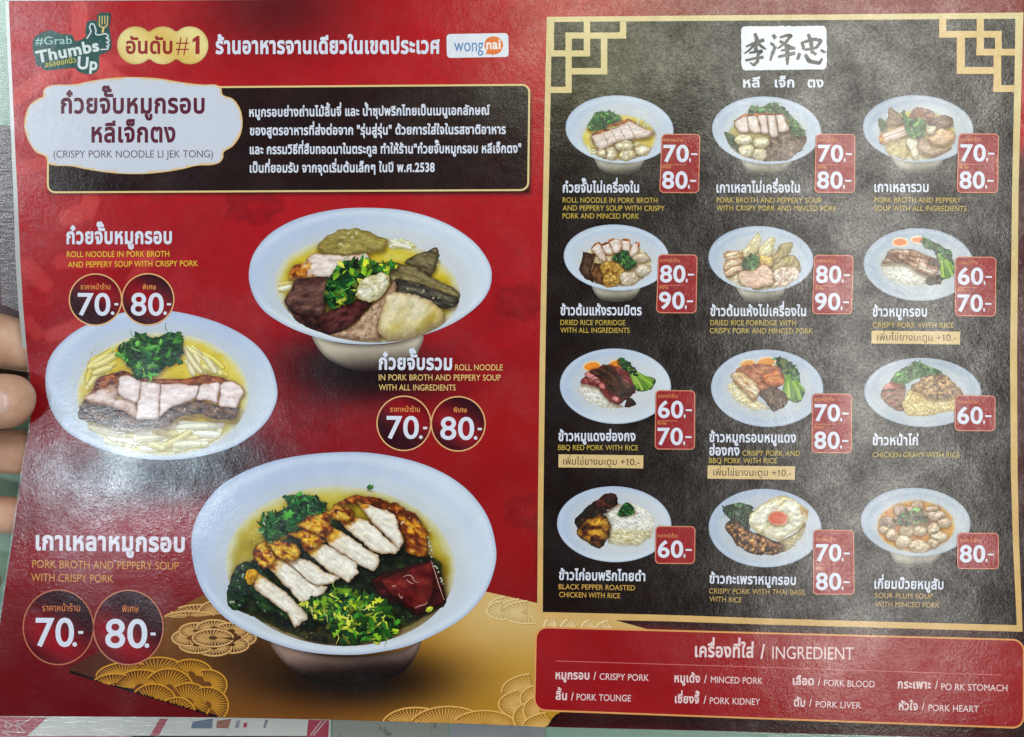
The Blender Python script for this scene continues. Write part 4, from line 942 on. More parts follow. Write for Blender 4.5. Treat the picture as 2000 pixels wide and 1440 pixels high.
D6 = dish(1794, 517, 107.5, 71, 'white plate of rice with sliced crispy pork, boiled egg and greens', False, (0, 2, 0.70, 0.70))
piece(D6, 'rice', [(870, 700), (900, 640), (1000, 660), (1150, 720), (1260, 790), (1230, 852), (1150, 872), (1000, 850), (900, 780)], RICE(), LP, k_)
for q in ((1020, 528, 66, 38), (1160, 510, 62, 32)):
    piece(D6, 'egg_half', ellipse(q[0], q[1], q[2], q[3], 0, 12), lambda X, Y, D: ramp([(236, 232, 226), (232, 180, 110), (226, 120, 60), (228, 130, 74)], np.clip((D - 1.2) / 5.2, 0, 1)), LP + 1, k_, jit=0.3)
piece(D6, 'greens', [(1200, 485), (1300, 540), (1410, 590), (1442, 720), (1422, 790), (1350, 815), (1305, 690), (1285, 600), (1200, 560)], GREEN(70), LP + 1, k_)
piece(D6, 'sauce', [(1225, 800), (1330, 780), (1335, 842), (1240, 856)], SAUCE(), LP + 1, k_)
piece(D6, 'pork_slice', [(875, 690), (940, 590), (1020, 578), (1110, 590), (1190, 610), (1310, 665), (1325, 740), (1260, 795), (1150, 755), (1080, 705), (1000, 690)], food([(76, 50, 34), (128, 88, 62), (176, 136, 108), (220, 200, 184)], (22, 5), 20, (70, 44, 28), 3, con=2.3), LP + 1.6, k_)
for q in ((1000, 590, 1005, 680), (1095, 595, 1080, 690), (1185, 620, 1145, 740), (1250, 650, 1210, 770)):
    kk = Ink(); kk.stroke(k_([q[:2], q[2:]]), 1.4, C(72, 44, 30)); kk.build('cut_line', LP + 2.0, D6)

stalks(D6, (1330, 620), [(1440, 740), (1420, 790), (1380, 812), (1345, 800), (1320, 740)], 6, k_, LP + 1.2)
leaves(D6, 'herbs', [(1200, 488), (1300, 540), (1400, 592), (1420, 660), (1330, 640), (1285, 590), (1200, 556)], 32, 6, [(34, 84, 50), (52, 110, 60), (70, 128, 66)], LP + 1.3, k_, None, 73)
D7 = dish(1202, 754.5, 108.5, 73.5, 'white plate of rice with sauced red barbecue pork, egg halves and greens', False, (0, 0, 0.72, 0.72))
piece(D7, 'rice', [(350, 400), (420, 340), (520, 390), (600, 480), (700, 530), (640, 548), (540, 545), (430, 500)], RICE(), LP, l_)
for q in ((460, 220, 70, 42), (650, 205, 68, 42)):
    piece(D7, 'egg_half', ellipse(q[0], q[1], q[2], q[3], -8, 12), lambda X, Y, D: ramp([(236, 220, 196), (234, 160, 60), (228, 116, 24), (236, 146, 40)], np.clip((D - 1.2) / 5.6, 0, 1)), LP + 1, l_, jit=0.4)
piece(D7, 'greens', [(655, 168), (720, 178), (800, 250), (870, 290), (942, 320), (932, 382), (860, 415), (800, 402), (745, 330), (690, 235)], food([(12, 50, 26), (24, 84, 36), (100, 164, 30), (176, 206, 40)], (34, 5), 48, (12, 44, 22), 3, con=2.3), LP + 1, l_)
piece(D7, 'barbecue_pork', [(372, 345), (440, 262), (560, 205), (700, 240), (765, 320), (795, 410), (745, 455), (655, 518), (580, 475), (500, 385)], food([(96, 24, 24), (150, 62, 60), (206, 136, 130)], (12, 5), 38, (88, 22, 22), 3, con=2.3), LP + 1.6, l_)
piece(D7, 'sauce', [(440, 262), (600, 212), (700, 325), (785, 385), (745, 475), (690, 470), (585, 400), (540, 325)], food([(26, 12, 8), (58, 30, 18), (98, 58, 36)], (10, 4), 30, (60, 24, 18), 3, con=2.3), LP + 2, l_)
piece(D7, 'sauce', [(715, 505), (750, 460), (802, 505), (780, 532), (712, 538)], SAUCE(), LP + 2, l_)
for q in ((455, 300, 60, 20, 25), (540, 370, 30, 24, 40), (645, 470, 34, 24, 35), (500, 335, 24, 16, 35)):
    piece(D7, 'barbecue_pork', ellipse(q[0], q[1], q[2], q[3], q[4], 8), food([(196, 110, 110), (226, 168, 166)], (5, 4), 30, (120, 30, 30), 2), LP + 2.4, l_)

stalks(D7, (740, 240), [(935, 330), (925, 372), (890, 405), (850, 408), (812, 398), (790, 360)], 6, l_, LP + 1.3)
leaves(D7, 'herbs', [(655, 168), (720, 175), (790, 240), (800, 290), (745, 280), (690, 235)], 26, 6, [(14, 56, 30), (24, 80, 38), (18, 66, 34)], LP + 1.5, l_, None, 71)
D8 = dish(1498, 758.5, 109.5, 75.5, 'white plate of rice with crispy pork and red pork under dark sauce', False, (0, 0, 0.72, 0.72))
piece(D8, 'rice', [(1500, 380), (1560, 330), (1640, 400), (1740, 480), (1830, 550), (1700, 560), (1570, 490)], RICE(1), LP, l_)
piece(D8, 'greens', [(1860, 155), (1950, 160), (2050, 250), (2070, 350), (2105, 410), (2070, 492), (2000, 495), (1930, 430), (1945, 330), (1900, 230)], food([(30, 70, 44), (50, 104, 54), (120, 180, 50), (170, 210, 70)], (30, 6), 65, (30, 66, 40), 3, con=2.2), LP + 1, l_)
for q in ((1660, 202, 66, 36), (1805, 190, 78, 44)):
    piece(D8, 'egg_half', ellipse(q[0], q[1], q[2], q[3], -8, 12), lambda X, Y, D: ramp([(236, 222, 204), (232, 176, 90), (226, 134, 50), (232, 156, 70)], np.clip((D - 1.2) / 5.6, 0, 1)), LP + 1.2, l_, jit=0.4)
piece(D8, 'barbecue_pork', [(1560, 270), (1620, 220), (1750, 205), (1900, 225), (1950, 330), (1890, 385), (1750, 430), (1640, 330)], food([(122, 66, 44), (176, 104, 74), (206, 146, 110)], (12, 6), 20, (110, 60, 40), 3, con=2.2), LP + 1.6, l_)
piece(D8, 'pork_slice', [(1528, 290), (1600, 255), (1680, 300), (1745, 380), (1752, 440), (1705, 482), (1600, 380)], food([(176, 124, 70), (216, 190, 150), (230, 216, 190)], (16, 4), 40, (116, 66, 32), 3, con=2.0), LP + 1.9, l_)
piece(D8, 'barbecue_pork', [(1780, 290), (1840, 262), (1900, 255), (1945, 350), (1860, 375), (1800, 350)], food([(176, 84, 50), (204, 120, 70), (216, 150, 84)], (8, 6), 0, (140, 64, 44), 2.5), LP + 2.1, l_)
piece(D8, 'sauce', [(1750, 425), (1850, 385), (1910, 395), (1970, 470), (1930, 545), (1850, 560), (1800, 500)], food([(56, 38, 28), (88, 64, 50), (120, 96, 78)], (5, 5), 0, (60, 40, 30), 3, con=2.3), LP + 2.3, l_)

stalks(D8, (1960, 260), [(2098, 410), (2070, 480), (2020, 495), (1975, 465), (1945, 425)], 7, l_, LP + 1.15)
leaves(D8, 'herbs', [(1860, 155), (1950, 160), (2040, 250), (2040, 320), (1960, 300), (1900, 230)], 30, 7, [(30, 76, 46), (46, 100, 54), (60, 116, 60)], LP + 1.18, l_, None, 72)
D9 = dish(1802, 766.5, 114.5, 67.5, 'white plate of rice under brown chicken gravy with salad leaves', False, (0, 2, 0.72, 0.74))
piece(D9, 'sauce', [(1300, 320), (1440, 350), (1510, 440), (1460, 520), (1400, 430)], food([(196, 150, 60), (216, 176, 90)], (10, 6)), LP, m_)
piece(D9, 'salad', [(868, 430), (940, 345), (1050, 345), (1060, 420), (1045, 570), (960, 550), (890, 480)], food([(84, 92, 66), (150, 104, 92), (190, 130, 122), (110, 120, 82)], (6, 5), 10, (96, 84, 70), 2, con=2.5), LP + 1, m_)
piece(D9, 'tomato', [(885, 390), (940, 340), (1045, 345), (1010, 380), (930, 400)], food([(176, 84, 80), (206, 128, 122), (222, 160, 150)], (8, 4), 10, (160, 80, 76), 2), LP + 1.4, m_)
leaves(D9, 'greens', [(950, 325), (1050, 240), (1160, 190), (1240, 220), (1342, 260), (1300, 305), (1150, 315), (1060, 355)], 60, 7, HERBP + [(60, 116, 66)], LP + 1.6, m_, [(62, 100, 62), (96, 136, 84)], 57)
piece(D9, 'rice', [(1035, 510), (1090, 395), (1180, 360), (1450, 380), (1505, 440), (1440, 560), (1200, 610), (1060, 592)], food([(176, 148, 84), (212, 190, 128), (232, 218, 170)], (3.4, 2.2), 30, (170, 144, 90), 3, con=2.6), LP + 1.8, m_)
piece(D9, 'chicken', [(1105, 375), (1200, 300), (1370, 288), (1445, 370), (1490, 425), (1380, 470), (1250, 460), (1150, 410)], food([(72, 56, 44), (126, 96, 66), (176, 136, 88), (206, 170, 120)], (5, 4), 0, (120, 92, 60), 3, con=2.6), LP + 2.1, m_)

D10 = dish(1199.5, 1024, 111.5, 74, 'white plate of rice with dark black pepper roasted chicken', False, (4, 0, 0.74, 0.78))
piece(D10, 'rice', [(560, 330), (640, 260), (760, 240), (880, 300), (950, 390), (925, 500), (820, 582), (700, 582), (590, 556), (590, 430)], lambda X, Y, D: mixc(RICE()(X, Y, D), RICE(1)(X, Y, D) * 0.95, sst(1030, 1048, Y + 8 * fbm(X / 6, Y / 6, 4))), LP, n_)
piece(D10, 'chicken', [(440, 270), (520, 202), (600, 170), (655, 215), (650, 265), (590, 300), (470, 300)], food([(40, 18, 16), (78, 34, 26), (126, 60, 36)], (9, 7), -20, (30, 14, 12), 3, con=2.2), LP + 1, n_)
piece(D10, 'chicken', ellipse(608, 212, 52, 44, 0, 10), food([(34, 16, 16), (64, 32, 28)], (9, 7), 0, (28, 12, 12), 3), LP + 1.2, n_)
piece(D10, 'chicken', [(328, 375), (440, 262), (570, 280), (575, 320), (440, 375), (390, 450), (345, 440)], food([(18, 14, 12), (40, 26, 20), (70, 44, 30)], (6, 6), 0, (16, 10, 10), 2, con=2.2), LP + 1.4, n_)
piece(D10, 'chicken', [(342, 475), (400, 390), (530, 322), (585, 380), (600, 470), (560, 560), (520, 595), (420, 560)], food([(36, 18, 14), (110, 56, 22), (196, 136, 36), (214, 160, 50)], (13, 10), 0, (24, 14, 12), 5, con=2.6, spk=(3, 0.75, (60, 26, 16))), LP + 1.6, n_)
leaves(D10, 'herbs', [(665, 330), (690, 270), (740, 245), (790, 320), (720, 345)], 30, 5, HERB, LP + 2, n_, [(16, 40, 24), (36, 76, 40)], 58)

D11 = dish(1494, 1031.5, 110, 76.5, 'white plate of fried egg over basil crispy pork and rice', False, (0, 0, 0.74, 0.76))
piece(D11, 'rice', [(1880, 560), (2040, 470), (2110, 400), (2090, 500), (1980, 610), (1900, 630)], food([(176, 164, 120), (204, 194, 156)], (4, 3), 30, (170, 160, 130), 3), LP, n_)
leaves(D11, 'greens', [(1475, 285), (1600, 245), (1695, 290), (1690, 400), (1650, 470), (1500, 350)], 50, 8, [(34, 60, 44), (48, 76, 52), (70, 100, 66), (30, 50, 38)], LP + 0.6, n_, [(36, 58, 42), (60, 86, 58)], 59)
piece(D11, 'basil_pork', [(1485, 430), (1550, 365), (1650, 450), (1770, 490), (1935, 575), (1890, 645), (1700, 645), (1570, 570)], food([(34, 24, 22), (72, 46, 32), (150, 92, 48), (216, 164, 104)], (5, 5), 0, (40, 26, 22), 3, con=2.7), LP + 1.2, n_)
piece(D11, 'fried_egg', [(1675, 350), (1750, 275), (1850, 215), (1935, 188), (2030, 225), (2128, 310), (2115, 385), (2050, 450), (1910, 535), (1790, 500), (1690, 440)], food([(206, 196, 152), (228, 224, 204), (234, 234, 226)], (14, 10), 0, (176, 152, 84), 3.5, con=1.6, crust=([(150, 100, 44), (196, 160, 90)], (1, -0.4), 0.07)), LP + 1.6, n_)
piece(D11, 'egg_yolk', ellipse(1896, 365, 78, 56, 5, 14), lambda X, Y, D: ramp([(224, 170, 130), (212, 92, 60), (206, 84, 58), (214, 104, 74)], np.clip(D / 9, 0, 1)), LP + 2.0, n_, jit=0.4)

D12 = dish(1788, 1020, 107, 67, 'white bowl of yellow sour plum soup full of minced pork balls')
soup_part(D12, *o_([(1140, 425)])[0], 79, 53, [(184, 104, 10), (208, 140, 22), (218, 166, 48)], layer=LP)
balls(D12, o_, [(1155, 262, 48, 32), (1270, 292, 52, 28), (1095, 295, 40, 26), (1300, 342, 72, 40), (1360, 395, 48, 42), (1190, 335, 50, 30)], cols=((176, 142, 120), (210, 182, 162), (226, 204, 188)))
balls(D12, o_, [(1020, 302, 56, 36), (925, 395, 64, 50), (1000, 380, 40, 30)], cols=((120, 92, 86), (156, 126, 114), (190, 160, 146)))
balls(D12, o_, [(1090, 362, 54, 30), (1275, 445, 48, 44), (1320, 505, 68, 42), (1170, 455, 52, 42), (1070, 455, 58, 46), (955, 492, 48, 46), (1270, 552, 42, 36), (1040, 542, 62, 50), (1165, 582, 78, 50), (895, 450, 36, 30)], cols=((190, 160, 130), (220, 198, 172), (232, 218, 198)), lay=2.6)
leaves(D12, 'herbs', [(1010, 335), (1130, 300), (1185, 300), (1245, 400), (1130, 415), (1020, 405)], 40, 7, HERBP + HERB[:3], LP + 3.2, o_, None, 60)

# ---- dark dish panel with gold frame
FO = [(1068, 33.5), (1064, 200), (1061, 364), (1057, 540), (1054, 704), (1050.5, 1000), (1049, 1208), (1300, 1213.5), (1500, 1220), (1750, 1227), (1997, 1234), (1990, 1060), (1987, 920), (1986, 700), (1989, 364), (1995, 150), (1998.5, 25), (1700, 28), (1400, 30.5)]
FI = [(1078, 43.5), (1075.5, 184), (1072, 364), (1068, 540), (1065, 704), (1061, 1000), (1060, 1195.5), (1300, 1201), (1500, 1208), (1750, 1215), (1985.5, 1221), (1978, 1060), (1974, 920), (1972.5, 700), (1976.5, 364), (1981, 150), (1983, 37), (1700, 39), (1400, 41)]
def paint_panel(X, Y, D):
    n = fbm(X / 50, Y / 50, 61, 4)
    c = mixc(C(17, 8, 8), C(29, 16, 14), n)
    c = mixc(c, C(60, 58, 26), 0.8 * np.exp(-((X - 1165) / 150) ** 2 - ((Y - 150) / 130) ** 2))  # greenish-yellow glare painted into the panel colour at upper left
    return c * (0.9 + 0.2 * vn(X / 5, Y / 5, 62)[:, None])
panel = area('dish_panel', densify(FI, 7), paint_panel, PANEL_L, menu, 7)
def ring(name, Oo, Oi, paint, layer, parent, n=7):
    A = []; B = []
    for (p, q), (r, s_) in zip(zip(Oo, Oo[1:] + Oo[:1]), zip(Oi, Oi[1:] + Oi[:1])):
        m = max(1, int(np.linalg.norm(np.array(q) - p) / n))
        for j in range(m):
            A.append(np.array(p, float) + (np.array(q, float) - p) * j / m); B.append(np.array(r, float) + (np.array(s_, float) - r) * j / m)
    A, B = np.array(A), np.array(B); m = len(A); V = np.vstack([A, B])
    F = [[i, (i + 1) % m, m + (i + 1) % m, m + i] for i in range(m)]
    cols = paint(V[:, 0], V[:, 1], None) if callable(paint) else np.tile(paint, (2 * m, 1))
    return ink_obj(name, M(V[:, 0], V[:, 1], layer), F, cols, parent)
ring('gold_frame', FO, FI, lambda X, Y, D: mixc(C(214, 196, 142), C(212, 172, 108), sst(0, 1200, Y)) * (0.97 + 0.06 * vn(X / 20, Y / 20, 5)[:, None]), PANEL_L + 1, panel)
def bars(name, rects, col):
    k = Ink(); lay = 0
    for x0, y0, x1, y1 in rects:
        O = densify([(x0, y0), (x1, y0), (x1, y1), (x0, y1)], 7); V, F, _ = fill(O, 7); k.add(V, F, col, lay); lay += 0.3
    return k.build(name, PANEL_L + 1.4, panel)
bars('corner_ornament', [(1210.6, 43, 1223, 66), (1104.5, 64, 1223, 76), (1104.5, 66, 1116.6, 182), (1073, 170, 1114.6, 182), (1140, 43, 1152.5, 110), (1076, 99, 1151, 111), (1173.5, 74, 1186, 146), (1115, 133.5, 1186, 146), (1072, 40, 1082, 105)], C(214, 196, 140))
bars('corner_ornament', [(1834, 37, 1848, 72), (1834, 61, 1956, 74), (1943, 63, 1956, 108), (1940, 100, 1955, 180), (1939, 167, 1980, 180), (1907, 37, 1921, 107), (1906, 96, 1982, 109), (1868, 73, 1884, 144), (1868, 131.5, 1941, 145)], C(214, 182, 120))

# ---- emblem over the panel
O = rrect((1447, 52), (1614, 51), (1614.5, 136), (1448, 138), 9)
P = densify(O, 2.5); jj = (vn(P[:, 0] / 3, P[:, 1] / 3, 5) - 0.5) * 2.2; nn = P - P.mean(0); nn /= np.linalg.norm(nn, axis=1)[:, None]
emb = area('shop_emblem', P + nn * jj[:, None], flat((226, 230, 240)), PANEL_L + 2, menu, 6)
k = Ink()
INKC = C(52, 54, 60)
brush = [  # brushed strokes of the three characters (x, y, width)
    [(1456, 92, 3), (1470, 86, 5), (1493, 78, 6)], [(1474, 65, 5), (1478, 78, 6), (1475, 104, 5)], [(1476, 84, 5), (1466, 96, 4), (1453, 106, 2)], [(1478, 84, 4), (1488, 92, 5), (1496, 97, 3)],
    [(1462, 104, 3), (1474, 102, 4), (1488, 100, 5), (1478, 110, 4)], [(1478, 110, 4), (1480, 120, 5), (1472, 128, 4), (1464, 122, 2)], [(1455, 119, 3), (1472, 115, 4), (1492, 112, 5)],
    [(1509, 68, 5), (1515, 76, 6)], [(1504, 84, 4), (1512, 90, 5)], [(1515, 90, 5), (1508, 106, 5), (1504, 120, 3)], [(1522, 74, 3), (1536, 70, 5), (1545, 70, 5), (1532, 86, 4), (1518, 96, 3)], [(1522, 80, 4), (1536, 90, 6), (1554, 96, 4)],
    [(1524, 100, 3), (1550, 94, 5)], [(1518, 112, 4), (1554, 104, 6)], [(1536, 88, 6), (1538, 110, 7), (1537, 128, 3)],
    [(1566, 82, 4), (1570, 98, 5)], [(1566, 84, 4), (1590, 77, 5), (1604, 80, 5), (1594, 94, 4), (1570, 98, 4)], [(1578, 66, 5), (1584, 84, 6), (1586, 106, 4)], [(1562, 104, 5), (1557, 118, 4)], [(1572, 106, 5), (1580, 120, 6), (1600, 124, 6), (1606, 114, 3)], [(1588, 102, 4), (1594, 108, 5)], [(1602, 98, 4), (1612, 104, 5)]]
lay = 0
for st in brush:
    pts = np.array(st, float); m = 14
    tt = np.linspace(0, len(pts) - 1, m * (len(pts) - 1)); X_ = np.interp(tt, range(len(pts)), pts[:, 0]); Y_ = np.interp(tt, range(len(pts)), pts[:, 1]); W_ = np.interp(tt, range(len(pts)), pts[:, 2]) * 1.35
    ker = np.array([1, 2, 3, 2, 1]) / 9.0
    Xp = np.convolve(np.pad(X_, 2, 'edge'), ker, 'valid'); Yp = np.convolve(np.pad(Y_, 2, 'edge'), ker, 'valid')
    Pp = np.stack([Xp, Yp], -1); T = np.gradient(Pp, axis=0); T /= np.linalg.norm(T, axis=1)[:, None] + 1e-9; Nn = np.stack([-T[:, 1], T[:, 0]], -1)
    W_ = W_ * (0.85 + 0.3 * vn(Xp / 4, Yp / 4, 9))
    V = np.empty((2 * len(Pp), 2)); V[0::2] = Pp + Nn * W_[:, None] / 2; V[1::2] = Pp - Nn * W_[:, None] / 2
    k.add(V, [[2 * i, 2 * i + 2, 2 * i + 3, 2 * i + 1] for i in range(len(Pp) - 1)], INKC, lay); lay += 0.02
k.build('brush_characters', PANEL_L + 3, emb)
text('emblem_name', [('หลี', 1451, 170.6, 1484, 170.6, 15, WHITE, 0.03), ('เจ็ก', 1513, 170.6, 1551, 170.6, 15, WHITE, 0.03), ('ตง', 1577, 170.6, 1608, 170.6, 15, WHITE, 0.03)], emb, PANEL_L + 2)

# ---- price badges on the panel
def red_paint(X, Y, D):
    c = mixc(C(160, 26, 34), C(138, 20, 28), fbm(X / 30, Y / 30, 71, 2))
    return c
BL_ = PANEL_L + 9
def badge(x0, y0, x1, y1, xb0, xb1, prices):
    O = densify(rrect((x0, y0), (x1, y0 + 0.5), (xb1, y1 + 0.5), (xb0, y1), 8), 4)
    b = area('price_badge', O, red_paint, BL_, menu, 7)
    k = Ink(); k.add(*strip_geo(O, 2.0, True), C(208, 132, 104)); k.build('badge_border', BL_ + 0.5, b)
    kt = Ink(); kc = Ink()
    for i, (pr, base) in enumerate(prices):
        t = (base - y0) / (y1 - y0); xl = x0 + (xb0 - x0) * t
        put_text(kt, pr, xl + 4.5, base, xl + 54, base + 0.3, 32.5, WHITE, 0.022)
        put_text(kt, '.', xl + 55, base, xl + 58.4, base, 34, WHITE, 0.02)
        kt.add(*strip_geo(densify([(xl + 59, base - 14.3), (xl + 71, base - 14)], 6, False), 3.4), WHITE)
        put_text(kc, ('ราคาหน้าร้าน', 'พิเศษ')[i], xl + 4.5, base - 38.5, xl + (43 if i == 0 else 22), base - 38.5, 5.6, C(222, 140, 84), 0.01)
        if i == 0 and len(prices) > 1: kc.add(*strip_geo(densify([(xl + 4, base + 6.5), (xl + 43, base + 6.8)], 6, False), 1.2), C(206, 128, 96))
    kt.build('price_figure', BL_ + 1, b); kc.build('badge_caption', BL_ + 1, b)
for q in ((1293, 263, 1366.5, 376.5, 1288, 1364, [('70', 316), ('80', 368)]), (1593.5, 263, 1669, 376.5, 1590.5, 1668, [('70', 316), ('80', 368)]), (1872, 262, 1949, 376.5, 1868, 1947.5, [('70', 315), ('80', 368)]),
          (1286, 498, 1361, 611, 1282, 1359, [('80', 551), ('90', 603)]), (1590, 499, 1665.5, 613, 1586, 1662.5, [('80', 552), ('90', 605)]), (1866, 502.5, 1944, 617, 1864, 1943, [('60', 555.5), ('70', 608)]),
          (1281, 763, 1356.5, 877, 1279, 1356, [('60', 815.5), ('70', 868)]), (1586, 769.5, 1662.5, 884, 1585, 1662, [('70', 822), ('80', 875.6)]), (1865, 773, 1942.5, 841, 1864, 1942, [('60', 827)]),
          (1281, 1028, 1357, 1100, 1279.5, 1356, [('60', 1088)]), (1588.5, 1035, 1666, 1160, 1588, 1667.5, [('70', 1095), ('80', 1151)]), (1869.5, 1041, 1948.5, 1110, 1869, 1949, [('80', 1097)])):
    badge(*q)

# ---- names and captions on the panel
TL_ = PANEL_L + 5
def title(s, x0, y0, x1, y1=None, h=15.5): text('dish_title', [(s, x0, y0, x1, y0 if y1 is None else y1, h, WHITE, 0.031)], menu, TL_)
def cap(lines, col=YELG, h=10, dy=0.0, lay=TL_): text('dish_caption', [(s, x0, y, x1, y + dy + (x1 - x0) * 0.004, h, col, 0.006) for s, x0, y, x1 in lines], menu, lay)
title('ก๋วยจั๊บไม่เครื่องใน', 1099, 376, 1248); title('เกาเหลาไม่เครื่องใน', 1399, 376, 1562); title('เกาเหลารวม', 1707, 375, 1813)
cap([('ROLL NOODLE IN PORK BROTH', 1099, 396, 1284), ('AND PEPPERY SOUP WITH CRISPY', 1099, 411.5, 1298), ('PORK AND MINCED PORK', 1098.5, 427, 1248)])
cap([('PORK BROTH AND PEPPERY SOUP', 1399, 396, 1604), ('WITH CRISPY PORK AND MINCED PORK', 1399, 411.5, 1634)])
cap([('PORK BROTH AND PEPPERY', 1707, 396, 1876), ('SOUP WITH ALL INGREDIENTS', 1707, 412, 1887)])
title('ข้าวต้มแห้งรวมมิตร', 1094.5, 615.5, 1253); title('ข้าวต้มแห้งไม่เครื่องใน', 1387, 617, 1574); title('ข้าวหมูกรอบ', 1703.5, 618, 1810)
cap([('DRIED RICE PORRIDGE', 1094.5, 635, 1221), ('WITH ALL INGREDIENTS', 1094.5, 650, 1229.5)])
cap([('DRIED RICE PORRIDGE WITH', 1387, 635.5, 1554), ('CRISPY PORK AND MINCED PORK', 1386, 651, 1587)])
cap([('CRISPY PORK WITH RICE', 1703.5, 640, 1862)])
title('ข้าวหมูแดงฮ่องกง', 1090.5, 861, 1241); title('ข้าวหมูกรอบหมูแดง', 1385, 863, 1554, 864); title('ฮ่องกง', 1385, 889, 1444); title('ข้าวหน้าไก่', 1703.5, 869, 1793)
cap([('BBQ RED PORK WITH RICE', 1090, 879, 1246)]); cap([('CRISPY PORK AND', 1449.5, 890, 1562), ('BBQ PORK WITH RICE', 1384.5, 904.5, 1517)]); cap([('CHICKEN GRAVY WITH RICE', 1703.5, 893, 1873)])
title('ข้าวไก่อบพริกไทยดำ', 1091.5, 1132, 1260, 1134.5); title('ข้าวกะเพราหมูกรอบ', 1385, 1139, 1554, 1142); title('เกี่ยมบ๊วยหมูสับ', 1707, 1149, 1842, 1150.5)
cap([('BLACK PEPPER ROASTED', 1091, 1150.5, 1240), ('CHICKEN WITH RICE', 1092, 1166, 1211)], C(206, 162, 78), 10, 2)
cap([('CRISPY PORK WITH THAI BASIL', 1384.5, 1159, 1574), ('WITH RICE', 1385, 1174.5, 1448)], C(190, 156, 84), 10, 2)
cap([('SOUR PLUM SOUP', 1708, 1167.5, 1821), ('WITH MINCED PORK', 1709, 1184.5, 1834)], C(196, 164, 104), 10, 1.5)
def extra(x0, y0, x1, y1, tx0, tx1, base):
    t = area('extra_tag', densify([(x0, y0), (x1, y0 + 2), (x1 - 0.5, y1 + 2), (x0 - 0.5, y1)], 6), flat((216, 188, 134)), PANEL_L + 2, menu, 7)
    text('tag_text', [('เพิ่มไข่ยางมะตูม', tx0, base, tx0 + (tx1 - tx0) * 0.70, base + 0.8, 10.5, C(54, 38, 30), 0.0), ('+10.-', tx0 + (tx1 - tx0) * 0.75, base + 1, tx1, base + 1.4, 12.5, C(54, 38, 30), 0.0)], t, PANEL_L + 3)
extra(1702, 646, 1875, 671, 1713, 1867, 665); extra(1091, 887.5, 1256.5, 913, 1100, 1249, 907.5); extra(1382, 909, 1552.5, 935, 1393, 1545, 929)

# ---- ingredient box
IO = rrect((1047, 1225), (1999.5, 1250), (1999, 1422), (1043.5, 1387), 22)
def paint_ing(X, Y, D): return mixc(C(142, 14, 22), C(158, 22, 30), fbm(X / 90, Y / 60, 81, 3))
ing = area('ingredient_box', densify(IO, 7), paint_ing, 3, menu, 8)
k = Ink(); k.add(*strip_geo(densify(IO, 5), 3.4, True), C(222, 156, 92)); k.build('box_border', 3.6, ing)
k = Ink(); k.stroke([(1085, 1291), (1500, 1303.5), (1953, 1318.5)], 1.3, C(208, 110, 112)); k.build('divider_line', 3.6, ing)
PW = C(232, 206, 210)
text('box_heading', [('เครื่องที่ใส่', 1357, 1282.5, 1472, 1284, 21, PW, 0.03), ('/', 1485, 1285, 1494, 1285, 27, PW, 0.03), ('INGREDIENT', 1508, 1286.5, 1667, 1288.5, 24, PW, 0.0)], ing, 4)
for th, tx0, tx1, tb, en, ex0, ex1, eb in (('หมูกรอบ', 1085, 1151, 1326, 'CRISPY PORK', 1171, 1267, 1327.5), ('หมูเด้ง', 1317, 1367, 1332, 'MINCED PORK', 1388, 1489, 1333.5), ('เลือด', 1548, 1589, 1337, 'PORK BLOOD', 1609, 1708, 1340), ('กระเพาะ', 1753, 1818, 1344, 'PO RK STOMACH', 1838, 1967, 1347.5),
                                          ('ลิ้น', 1085, 1107, 1366, 'PORK TOUNGE', 1126, 1232, 1367.5), ('เซี่ยงจี๊', 1318, 1366, 1372.5, 'PORK KIDNEY', 1386, 1484, 1374.5), ('ตับ', 1550, 1572, 1379, 'PORK LIVER', 1593, 1681, 1381.5), ('หัวใจ', 1755, 1792, 1386, 'PORK HEART', 1813, 1911, 1388.5)):
    text('ingredient_name', [(th, tx0, tb, tx1, tb + 1, 13.5, PW, 0.03), ('/', tx1 + 8, tb + 1.5, tx1 + 13, tb + 1.6, 15, PW, 0.02), (en, ex0, eb, ex1, eb + 2.6, 12.5, PW, 0.003)], ing, 4)

# ---- left page: award line
lg = zz(0, 0)
bo = catmull(lg(np.array([(232, 290), (262, 248), (350, 215), (430, 238), (505, 248), (525, 285), (560, 285), (605, 255), (600, 215), (615, 155), (660, 142), (682, 148), (690, 97), (770, 92), (779, 130), (768, 200), (779, 250), (782, 340), (740, 372), (700, 395), (695, 480), (655, 520), (600, 522), (545, 500), (525, 480), (420, 488), (320, 496), (285, 468), (258, 460), (245, 410), (232, 360)])), 6)
logo = area('award_logo', densify(bo, 4), flat((22, 78, 74)), 2, menu, 6)
TX = C(212, 224, 226)
text('logo_text', [('#Grab', 69, 88, 141, 86, 15, C(160, 200, 196), 0.01), ('Thumbs', 73, 123, 195, 99, 23, TX, 0.035), ('Up', 151, 134, 190, 137, 24, TX, 0.03), ('อร่อยยกนิ้ว', 89, 132, 149, 122, 8.5, C(206, 196, 84), 0.012)], logo, 3)
k = Ink(); k.stroke(lg(np.array([(610, 275), (642, 225), (630, 195), (640, 168), (662, 172), (676, 215), (672, 240), (690, 248), (745, 238)])), 2.4, TX, d=3)
k.stroke(lg(np.array([(742, 238), (762, 250), (762, 262), (745, 268), (768, 280), (768, 292), (748, 298), (766, 310), (766, 322), (748, 326), (764, 338), (755, 348), (708, 350)])), 2.4, TX, d=3)
k.build('thumb_outline', 3, logo)
k = Ink(); FY = C(214, 190, 110)
for x in (699, 718, 737, 756): k.stroke(lg(np.array([(x + 2, 112), (x, 172)])), 2.0, FY)
